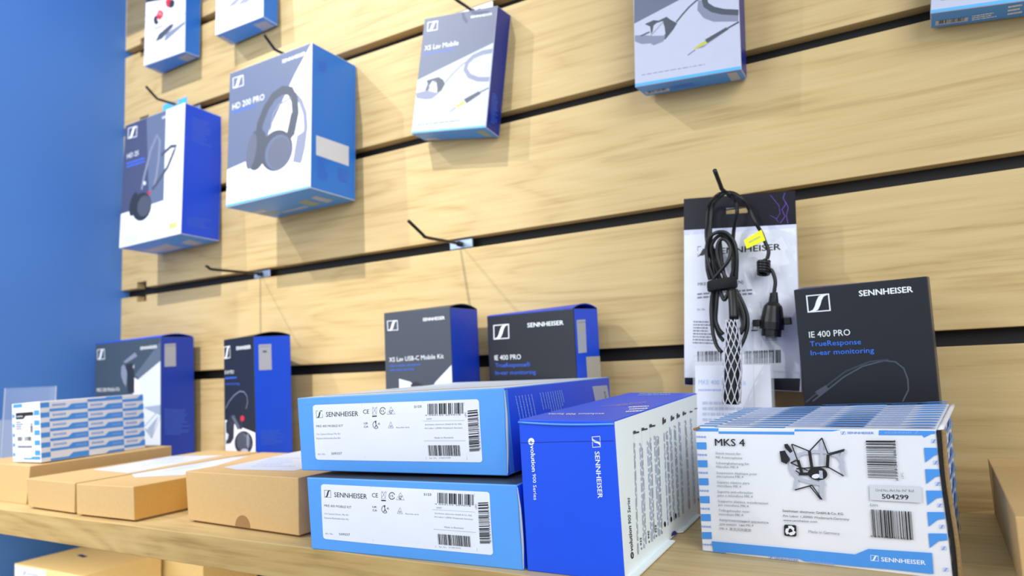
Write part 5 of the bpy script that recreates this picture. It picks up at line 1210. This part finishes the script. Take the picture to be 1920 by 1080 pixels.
r, K = carton('earphone_box', 'H1', {'*': 'bright_blue', 'F': 'white_card', 'B': 'bottom_blue'}, 'hanging box with red earphone picture at the top left beside the blue wall', group=GR_H)
hang_tab(r, K, 0.203, 0.068, ZS[5], 'white_card')
r, K = carton('cable_box', 'H2', {'*': 'bright_blue', 'F': 'white_card', 'B': 'bottom_blue'}, 'pale hanging box with grey cable picture, second from the left along the top edge', group=GR_H)
hang_tab(r, K, 0.426, 0.068, ZS[5], 'white_card')

# two boxes of the next row, just above the frame: their shadows fall on the slats in the photo
for key, x0, x1, d, z0, z1, zh in (('above_a', 0.03, 0.46, 0.150, 1.075, 1.30, ZS[6]), ('above_b', 0.60, 0.73, 0.037, 0.865, 1.05, ZS[5])):
    CORNERS[key] = [[1000 * (x0 if k[1] == 'L' else x1), -6 if k[0] == 'B' else -6 - 1000 * d, 1000 * (z0 if k[2] == 'b' else z1)] for k in KEYS]
hook(0.245, 1.3276, 0.12, 'hook above the frame holding the deep box')
hook(0.665, ZS[5] + 0.18, 0.06, 'hook above the frame holding the slim box right of the pale cable box')
r, K = carton('equipment_box', 'above_a', {'*': 'bright_blue', 'F': 'white_card'}, 'deep blue box hanging above the frame over the red earphone box')
hang_tab(r, K, 0.245, 0.085, 1.3276, 'white_card')
r, K = carton('cable_box', 'above_b', {'*': 'bright_blue', 'F': 'white_card'}, 'slim blue box hanging above the frame, right of the pale cable box')
hang_tab(r, K, 0.665, 0.068, ZS[5] + 0.18, 'white_card')

# ------------------------------------------------------------------ boxes standing at the back of the shelf
GR_S = 'upright boxes at the back of the shelf'
def top_flap(root, K, m, dy=0.0):
    """tucked lid with a visible seam along the front top edge"""
    a, b, c, d = K['FLt'], K['FRt'], K['BLt'], K['BRt']
    bm = bmesh.new(); n = 10; up = Vector((0, 0, 1)); g = []
    for j in range(n + 1):
        t = j / n; h = 0.0006 + 0.006 * math.sin(math.pi * t) ** 0.8
        l = a.lerp(c, t); r_ = b.lerp(d, t)
        g.append([bm.verts.new(l.lerp(r_, s) + up * (h * (0.5 + 0.5 * s)) ) for s in (0.004, .25, .5, .75, 0.996)])
    low = [[bm.verts.new(v.co - up * 0.0012) for v in row] for row in g]
    for j in range(n):
        for i in range(4):
            bm.faces.new((g[j][i], g[j][i + 1], g[j + 1][i + 1], g[j + 1][i])); bm.faces.new((low[j][i + 1], low[j][i], low[j + 1][i], low[j + 1][i + 1]))
        bm.faces.new((g[j][0], g[j + 1][0], low[j + 1][0], low[j][0])); bm.faces.new((g[j + 1][4], g[j][4], low[j][4], low[j + 1][4]))
    for i in range(4):
        bm.faces.new((g[0][i + 1], g[0][i], low[0][i], low[0][i + 1])); bm.faces.new((g[n][i], g[n][i + 1], low[n][i + 1], low[n][i]))
    link('lid_flap', bm_mesh('lid_flap', bm, [m]), root)
r, K = carton('microphone_kit_box', 'S1', {'*': 'deep_blue', 'F': 'midslate_card'}, 'wide upright grey and blue microphone kit box behind the striped white carton', group=GR_S, ground=True)
top_flap(r, K, 'royal_blue')
r, K = carton('earphone_box', 'S2', {'*': 'royal_blue', 'F': 'charcoal_card'}, 'narrow upright black and bright blue earphone box behind the kraft boxes', group=GR_S, ground=True)
top_flap(r, K, 'charcoal_card')
r, K = carton('lavalier_kit_box', 'S3', {'*': 'deep_blue', 'F': 'slate_card'}, 'upright slate grey lavalier kit box with dark blue side, behind the stacked light blue boxes', group=GR_S, ground=True)
top_flap(r, K, 'slate_card')
r, K = carton('earphone_box', 'S4', {'*': 'royal_blue', 'F': 'charcoal_card'}, 'upright black earphone box with white stickers on its blue side, centre of the shelf', group=GR_S, ground=True)
top_flap(r, K, 'deep_blue')
r, K = carton('earphone_box', 'S5', {'*': 'navy_blue', 'F': 'charcoal_card', 'R': 'slate_card'}, 'large upright black in-ear monitor box on the right behind the striped carton', group=GR_S, ground=True)

# ------------------------------------------------------------------ light blue mobile kit boxes, stacked
GR_K = 'light blue kit boxes stacked on the shelf edge'
def crack(root, K, w=0.0012):
    """opened glue edge: white torn card line along the front right edge"""
    a, b = K['FRb'], K['FRt']; rr = random.Random(4); pts = []
    for i in range(9):
        t = i / 8; p = a.lerp(b, 0.03 + .94 * t); pts.append(p + Vector((0.0004 + 0.0012 * math.sin(math.pi * t), -0.0004 + rr.uniform(-.0004, .0004), 0)))
    bm = bmesh.new(); tube_bm(bm, pts, [0.0004 + 0.0006 * math.sin(math.pi * i / 8) for i in range(9)], 6)
    link('torn_edge', bm_mesh('torn_edge', bm, ['label_grey']), root)
r, K = carton('camera_kit_box', 'lo', {'*': 'royal_blue', 'F': 'sky_blue_card', 'T': 'slate_card'}, 'lower of the two stacked light blue boxes, resting on the shelf edge', group=GR_K, bulge={'F': 0.002}, ground=True)
crack(r, K)
r, K = carton('camera_kit_box', 'up', {'*': 'royal_blue', 'F': 'sky_blue_card', 'T': 'white_card', 'B': 'blue_dark'}, 'upper of the two stacked light blue boxes, white printed top and blue side', group=GR_K, bulge={'F': 0.002}, ground=0.0672)
crack(r, K)

# ------------------------------------------------------------------ long royal blue microphone carton
r, K = carton('microphone_carton', 'evo', {'*': 'royal_blue', 'R': 'cyan_white_card'}, 'long royal blue carton with white right side, end on at the front of the shelf', bulge={'F': 0.001}, ground=True)
bm = bmesh.new()
a, b = K['FLt'], K['FRt']
tube_bm(bm, [a.lerp(b, t) + Vector((0, -0.0004 - 0.0012 * math.sin(math.pi * t), -0.0022 - 0.001 * math.sin(math.pi * t))) for t in [i / 12 for i in range(13)]], 0.0008, 8)
link('lid_flap', bm_mesh('lid_flap', bm, ['sky_blue_card'], True), r)
bm = bmesh.new()
for t0, t1, d in ((0.02, 0.52, 0.006), (0.64, 0.98, 0.0045)):
    p = K['FRb'].lerp(K['BRb'], t0); q = K['FRb'].lerp(K['BRb'], t1)
    vs = [bm.verts.new(v) for v in (p + Vector((-.004, 0, .0004)), q + Vector((-.004, 0, .0004)), q + Vector((d, -.002, .0008)), p + Vector((d, .004, .0008)))]
    vt = [bm.verts.new(v.co + Vector((0, 0, .0012))) for v in vs]
    bm.faces.new(vs[::-1]); bm.faces.new(vt)
    for i in range(4): bm.faces.new((vs[i], vs[(i + 1) % 4], vt[(i + 1) % 4], vt[i]))
bmesh.ops.recalc_face_normals(bm, faces=bm.faces)
link('bottom_flap', bm_mesh('bottom_flap', bm, ['cyan_white_card']), r)

# ------------------------------------------------------------------ striped cartons
r, K = carton('shock_mount_carton', 'mks', {'*': 'white_card', 'R': 'white_card'}, 'large white and blue striped carton with shock mount picture, front right', ground=True, bulge={'F': 0.001})
P = Patch(*[K[k] for k in FACES['T']])
add_art(r, K, 'top_print', 'T', stripes(P.w * 1000, P.h * 1000, 16.0, 55.0, 13.0, hi=.50, lo=.20))
P = Patch(*[K[k] for k in FACES['R']])
add_art(r, K, 'side_print', 'R', stripes(P.w * 1000, P.h * 1000, 16.0, 55.0, 11.6))
# corrugated cut edge and the loose side flap
a, b = K['FRb'], K['FRt']
bm = bmesh.new()
pts = [a.lerp(b, t) + Vector((0.0012 + 0.0006 * math.sin(7 * t), -0.0004, 0)) for t in [i / 16 for i in range(17)]]
tube_bm(bm, pts, 0.0013, 6); link('cut_edge', bm_mesh('cut_edge', bm, ['black_void']), r)
bm = bmesh.new()
tube_bm(bm, [p + Vector((0.0026, 0.0018, 0)) for p in pts], 0.0016, 6); link('corrugation', bm_mesh('corrugation', bm, ['corrugated']), r)
bm = bmesh.new()
c = [K['FRt'] + Vector((.0008, .004, 0.0)), K['BRt'] + Vector((.0008, -.002, 0.0))]
tube_bm(bm, [c[0].lerp(c[1], i / 6) + Vector((0.0014, 0, -0.0012)) for i in range(7)], 0.0018, 10)
link('side_flap', bm_mesh('side_flap', bm, ['white_card'], True), r)
# open corner at the front left: dark hole with the corrugation showing
bm = bmesh.new(); p = K['FLt']; tube_bm(bm, [p + Vector((-0.001, -0.0006, -0.0018)), p + Vector((0.004, -0.0008, -0.0002))], 0.0011, 6)
link('open_corner', bm_mesh('open_corner', bm, ['cardboard_dark']), r)

r, K = carton('striped_carton', 'S10', 'white_card', 'small white and light blue striped carton standing on a kraft box at the left', ground=0.0522)
P = Patch(*[K[k] for k in FACES['R']])
add_art(r, K, 'side_print', 'R', stripes(P.w * 1000, P.h * 1000, 13.0, 55.0, P.h * 1000 / 6.1))
P = Patch(*[K[k] for k in FACES['T']])
add_art(r, K, 'top_print', 'T', [('p', 'sky', [(2, 0), (20, 0), (20, 4), (2, 4)])] + [('p', 'sky', [(40, y), (60, y), (60, y + 5), (40, y + 5)]) for y in range(20, 150, 26)])
W = Patch(*[K[k] for k in FACES['F']]); w, h = W.w * 1000, W.h * 1000
it = [('p', 'sky', [(w * .06, h * .93), (w * .38, h * .93), (w * .38, h * .99), (w * .06, h * .99)])]
for k in range(5):
    it.append(('p', 'sky', [(w * .80, h * (.12 + .165 * k)), (w * .98, h * (.12 + .165 * k)), (w * .98, h * (.20 + .165 * k)), (w * .80, h * (.20 + .165 * k))]))
    it.append(('p', 'sky', [(w * .03, h * (.10 + .165 * k)), (w * .10, h * (.10 + .165 * k)), (w * .10, h * (.155 + .165 * k)), (w * .03, h * (.155 + .165 * k))]))
it += [('p', 'print_dark', [(w * .15, h * .73), (w * .42, h * .73), (w * .50, h * .78), (w * .77, h * .78), (w * .77, h * .84), (w * .15, h * .84)]), ('t', 'print_white', 'SENNHEISER', .5, (w * .18, h * .765), (w * .40, h * .765), (w * .18, h * .79)),
       ('g', 'print_grey', (w * .15, h * .55), (w * .45, h * .55), (w * .15, h * .70), 4), ('b', 'print_dark', (w * .66, h * .5), (w * .66, h * .66), (w * .75, h * .5), 16), ('b', 'print_dark', (w * .2, h * .36), (w * .36, h * .36), (w * .2, h * .43), 14), ('b', 'print_dark', (w * .46, h * .36), (w * .68, h * .36), (w * .46, h * .43), 18),
       ('g', 'print_grey', (w * .2, h * .23), (w * .7, h * .23), (w * .2, h * .30), 1), ('p', 'sky', [(w * .4, h * .05), (w * .98, h * .05), (w * .98, h * .10), (w * .72, h * .10), (w * .66, h * .075), (w * .4, h * .075)])]
add_art(r, K, 'front_print', 'F', it)

# ------------------------------------------------------------------ kraft cartons
GR_C = 'plain kraft cartons on the shelf'
carton('kraft_box', 'C1', 'kraft', 'kraft box under the small striped carton, furthest left', group=GR_C, ground=True)
carton('kraft_box', 'C2', 'kraft', 'flat kraft box, left one of the tight pair with white sheets on top', group=GR_C, lift=0.0022, tray='cardboard_dark', ground=True)
carton('kraft_box', 'C3', {'*': 'kraft', 'F': 'kraft', 'R': 'kraft_orange'}, 'flat kraft box, right one of the tight pair, its long side showing', group=GR_C, lift=0.0022, tray='cardboard_dark', ground=True)
carton('kraft_box', 'C4', 'kraft', 'kraft box with a half-round thumb notch, left of the stacked light blue boxes', group=GR_C, lift=0.0022, tray='cardboard_dark', ground=True)
carton('kraft_box', 'C6', 'kraft', 'kraft box cut by the right edge of the photo', group=GR_C, ground=True)
r, K = carton('kraft_box', 'B5', 'kraft_pale', 'pale kraft box with a white label on the lower shelf, nearest the blue wall', group=GR_C, ground=-0.25)
bx = {'FL': (165, -120), 'FR': (438, -120), 'BL': (165, -12), 'BR': (438, -12)}
CORNERS['B6'] = [[*bx[k[:2]], -250 if k[2] == 'b' else -46] for k in KEYS]
ART['B6'] = [('label', 'F', [('p', 'label_white', [(6, 20), (152, 20), (152, 190), (6, 190)]), ('g', 'print_pale2', (100, 120), (140, 120), (100, 170), 5), ('b', 'print_blue', (100, 60), (140, 60), (100, 80), 12), ('l', 'print_pale2', 1.0, [(96, 30), (96, 180)], 0)])]
carton('kraft_box', 'B6', 'kraft_pale', 'kraft carton with large white label behind, under the shelf', group=GR_C)

# ------------------------------------------------------------------ plastic bag with header
K = corners('bag')
base = (K['FLb'] + K['FRb']) / 2
bag = empty('plastic_bag', base, 'white printed plastic bag with black header hanging behind the coiled cable', 'bag')
KL = {k: v - base for k, v in K.items()}
BU = {'F': 0.007}
link('pouch', body_mesh('pouch', KL, ['bag_film'] * 6, BU, 0.0015), bag)
for part, fn, items in ART['bag']:
    a = Art(Patch(*[KL[k] for k in FACES[fn]], BU[fn]), 5)
    for it in items: a.item(it)
    link(part, mesh_from(part, a.v, a.f, a.names, a.m), bag)
hq = [Vector(v) / 1000 - base for v in BAG_HEADER['quad']]
hp = Patch(*hq)
u0, u1, v0, v1 = BAG_HEADER['hole']
bm = bmesh.new()
for a0, a1, b0, b1 in ((0, u0, 0, 1), (u1, 1, 0, 1), (u0, u1, 0, v0), (u0, u1, v1, 1)):
    N = 4
    f = [[bm.verts.new(hp.at(a0 + (a1 - a0) * i / N, b0 + (b1 - b0) * j / N, 0.0)) for i in range(N + 1)] for j in range(N + 1)]
    k = [[bm.verts.new(hp.at(a0 + (a1 - a0) * i / N, b0 + (b1 - b0) * j / N, -0.0006)) for i in range(N + 1)] for j in range(N + 1)]
    for j in range(N):
        for i in range(N):
            bm.faces.new((f[j][i], f[j][i + 1], f[j + 1][i + 1], f[j + 1][i])); bm.faces.new((k[j][i + 1], k[j][i], k[j + 1][i], k[j + 1][i + 1]))
    ring = [(0, i) for i in range(N)] + [(j, N) for j in range(N)] + [(N, i) for i in range(N, 0, -1)] + [(j, 0) for j in range(N, 0, -1)]
    for (j, i), (j2, i2) in zip(ring, ring[1:] + ring[:1]):
        bm.faces.new((f[j2][i2], f[j][i], k[j][i], k[j2][i2]))
link('header', bm_mesh('header', bm, ['bag_black']), bag)
for part, fn, items in ART['bag_header']:
    a = Art(hp, 7)
    for it in items: a.item(it)
    link(part, mesh_from(part, a.v, a.f, a.names, a.m), bag)

# ------------------------------------------------------------------ coiled cable with connector
mm = lambda v: Vector(v) / 1000
cb = mm(CABLE[0][0])
cable = empty('coiled_cable', cb, 'black coiled microphone cable with yellow tag hanging from the hook', 'cable')
bm = bmesh.new()
for p in CABLE: tube_bm(bm, [v for v in smooth_path([mm(q) - cb for q in p], 8)], 0.0022, 10)
for p in (LEAD, LEAD_OUT): tube_bm(bm, smooth_path([mm(q) - cb for q in p], 6), 0.0021, 10)
tube_bm(bm, [mm(q) - cb for q in COIL], 0.0021, 8)
link('cord', bm_mesh('cord', bm, ['black_rubber'], True), cable)
l, rr, tp, bt = [mm(v) - cb for v in STRAP]
bm = bmesh.new(); n = 28; c = (l + rr) / 2; rx = (rr - l).length / 2 * .96; hz = (tp.z - bt.z) / 2 * .92
prof = [(1.0, -1), (1.09, -.8), (1.11, 0), (1.09, .8), (1.0, 1), (.9, .9), (.9, -.9)]
rings = []
for i in range(n):
    a = 2 * math.pi * i / n
    rings.append([bm.verts.new(c + Vector((math.cos(a) * rx * s * .93, math.sin(a) * 0.0125 * s, hz * z + 0.001 * math.cos(a)))) for s, z in prof])
for i in range(n):
    a, b = rings[i], rings[(i + 1) % n]
    for k in range(len(prof)): bm.faces.new((a[k], b[k], b[(k + 1) % len(prof)], a[(k + 1) % len(prof)]))
bmesh.ops.recalc_face_normals(bm, faces=bm.faces)
link('hook_and_loop_tie', bm_mesh('hook_and_loop_tie', bm, ['black_fabric'], True), cable)
st, a1, a2, a3 = [mm(v) - cb for v in CONNECTOR]
con = link('connector', None, cable); bm = bmesh.new()
ax = (a3 - a1); dn = ax.normalized()
tube_bm(bm, [a1, a1 + dn * .004, a1 + dn * .008, a1 + dn * .014, a1 + dn * .022, a1 + dn * .030], [0.006, 0.0095, 0.0105, 0.0115, 0.013, 0.0128], 20)
tube_bm(bm, [a1 + dn * .030, a1 + dn * .038], [0.0105, 0.0105], 20)
bpy.data.objects.remove(con)
con = link('connector', bm_mesh('connector', bm, ['black_rubber']), cable)
bm = bmesh.new()
for s in (-1, 1): box_bm(bm, a1 + dn * .022 + Vector((s * 0.0165 - .004, -.004, -.004)), a1 + dn * .022 + Vector((s * 0.0165 + .004, .004, .004)), 0.001)
link('latch', bm_mesh('latch', bm, ['black_metal']), con)
bm = bmesh.new()
for i in range(6):
    p = st.lerp(a1, i / 5.0); tube_bm(bm, [p, p + Vector((0, 0, -.0022))], 0.0042 + 0.0003 * i, 12)
link('strain_relief', bm_mesh('strain_relief', bm, ['black_rubber']), con)
tg = [mm(v) - cb for v in TAG]
bm = bmesh.new(); v1_ = [bm.verts.new(v) for v in tg]; v2_ = [bm.verts.new(v + Vector((0.0002, 0.0009, 0))) for v in tg]
bm.faces.new(v1_); bm.faces.new(v2_[::-1])
for i in range(4): bm.faces.new((v1_[i], v2_[i], v2_[(i + 1) % 4], v1_[(i + 1) % 4]))
bmesh.ops.recalc_face_normals(bm, faces=bm.faces)
tagp = link('tag', bm_mesh('tag', bm, ['tag_yellow']), cable)
tagp['label'] = 'yellow flag tag'
a = Art(Patch(tg[0], tg[1], tg[3], tg[2]), 9); a.item(('g', 'olive', (a.p.w * 200, a.p.h * 350), (a.p.w * 850, a.p.h * 350), (a.p.w * 200, a.p.h * 700), 1))
link('tag_print', mesh_from('tag_print', a.v, a.f, a.names, a.m), tagp)
bm = bmesh.new(); tube_bm(bm, smooth_path([mm(q) - cb for q in STEM], 4), 0.0052, 14)
link('cable_sleeve', bm_mesh('cable_sleeve', bm, ['black_rubber'], True), cable)
# mesh protective sleeve: white diamond netting around a black core
sp = smooth_path([mm(q) - cb for q in SLEEVE], 6); ns = len(sp)
rad = [0.0060 + 0.0042 * min(1, i / (ns - 1) * 1.6) for i in range(ns)]
bm = bmesh.new(); tube_bm(bm, sp, [q * 0.82 for q in rad], 16)
link('microphone_capsule', bm_mesh('microphone_capsule', bm, ['black_rubber'], True), cable)
bm = bmesh.new()
M = 9
for d in (1, -1):
    for s in range(M):
        pts = []
        for i in range(0, 61):
            t = i / 60; q = t * (ns - 1); k = min(int(q), ns - 2); f = q - k
            p = sp[k].lerp(sp[k + 1], f); r0 = rad[k] * (1 - f) + rad[k + 1] * f
            ph = t * 11.0; w_ = (ph - math.floor(ph))
            tri = abs(2 * (ph / 2 - math.floor(ph / 2 + .5)))       # zig-zag so neighbouring strands meet
            an = 2 * math.pi * (s + d * 0.5 * tri) / M + t * .4
            pts.append(p + Vector((math.cos(an) * r0, math.sin(an) * r0, 0)))
        tube_bm(bm, pts, 0.00048, 5)
link('mesh_sleeve', bm_mesh('mesh_sleeve', bm, ['white_mesh']), cable)

# ------------------------------------------------------------------ acrylic sign holders and the card
def plate(bm, a, b, c, d, t):
    """a b lower edge, c d upper edge, thickness t"""
    a, b, c, d = [Vector(v) for v in (a, b, c, d)]
    n = (b - a).cross(c - a).normalized() * t
    v1 = [bm.verts.new(v) for v in (a, b, d, c)]; v2 = [bm.verts.new(v - n) for v in (a, b, d, c)]
    bm.faces.new(v1); bm.faces.new(v2[::-1])
    for i in range(4): bm.faces.new((v1[i], v2[i], v2[(i + 1) % 4], v1[(i + 1) % 4])).material_index = 1
def holder(x0, x1, yb, yt, z1, zf, label, foot=0.03):
    r = empty('sign_holder', ((x0 + x1) / 2, yb, 0), label, 'sign holder', 'clear acrylic sign holders')
    w = (x1 - x0) / 2; dy = yt - yb
    bm = bmesh.new(); plate(bm, (-w, 0.0, 0.0005), (w, 0.0, 0.0005), (-w, dy, z1), (w, dy, z1), 0.0018)
    bmesh.ops.recalc_face_normals(bm, faces=bm.faces)
    link('back_panel', bm_mesh('back_panel', bm, ['acrylic', 'acrylic_edge']), r)
    bm = bmesh.new(); plate(bm, (-w, -0.0042, 0.0005), (w, -0.0042, 0.0005), (-w, -0.0042 + dy * zf / z1, zf), (w, -0.0042 + dy * zf / z1, zf), 0.0015)
    bmesh.ops.recalc_face_normals(bm, faces=bm.faces)
    link('front_panel', bm_mesh('front_panel', bm, ['acrylic', 'acrylic_edge']), r)
    bm = bmesh.new(); box_bm(bm, (-w, 0.002, 0.0002), (w, foot, 0.002), 0.0004)
    link('foot', bm_mesh('foot', bm, ['acrylic', 'acrylic_edge']), r)
    return r
holder(1.2385, 1.3265, -0.096, -0.055, 0.158, 0.152, 'clear acrylic sign holder with a printed card, under the coiled cable', foot=0.03)
holder(0.035, 0.205, -0.236, -0.232, 0.156, 0.10, 'clear acrylic sign holder at the far left against the blue wall', foot=0.05)
# card inside the right holder
cy = lambda z: -0.096 - 0.0018 + 0.041 * z / 0.158
base = Vector((1.2825, cy(0.003), 0.003))
card = empty('price_card', base, 'white printed card standing in the clear holder under the coiled cable', 'card')
KC = {}
for k in KEYS:
    x = {'L': 1.2405, 'R': 1.3240}[k[1]]; z = 0.003 if k[2] == 'b' else (0.1465 if k[1] == 'L' else 0.1445)
    KC[k] = Vector((x, cy(z) + (0.0003 if k[0] == 'B' else -0.0003), z)) - base
link('sheet', body_mesh('sheet', KC, ['label_white'] * 6, {}, 0.0), card)
fp = Patch(*[KC[k] for k in FACES['F']])
def card_pt(v):
    """point on the card below a measured lettering position"""
    d = mm(v) - base - fp.c[0]; ex = (fp.c[1] - fp.c[0]); ez = (fp.c[2] - fp.c[0])
    return (d.dot(ex) / ex.length * 1000, d.z / ez.z * fp.h * 1000)
q = [card_pt(v) for v in CARD_PX]
add_art(card, KC, 'card_print', 'F', [('t', 'print_pale', 'MKE 400 Mobile Kit', 0, q[0], q[1], (q[0][0], q[0][1] + 5.6)), ('g', 'print_pale', q[2], q[3], (q[2][0], q[2][1] + 4.0), 1), ('g', 'print_pale2', (q[4][0], q[4][1] - 22), (q[5][0], q[4][1] - 22), (q[4][0], q[4][1] + 3), 4)])
bm = bmesh.new()
z0, z1 = 0.06, 0.1445
plate(bm, (1.3055 - base.x, cy(z0) - base.y - .0009, z0 - base.z), (1.3235 - base.x, cy(z0) - base.y - .0012, z0 - base.z), (1.3062 - base.x, cy(z1) - base.y - .0009, z1 - base.z), (1.3240 - base.x, cy(z1) - base.y - .0012, z1 - base.z), 0.0002)
link('folded_strip', bm_mesh('folded_strip', bm, ['white_card', 'white_card']), card)
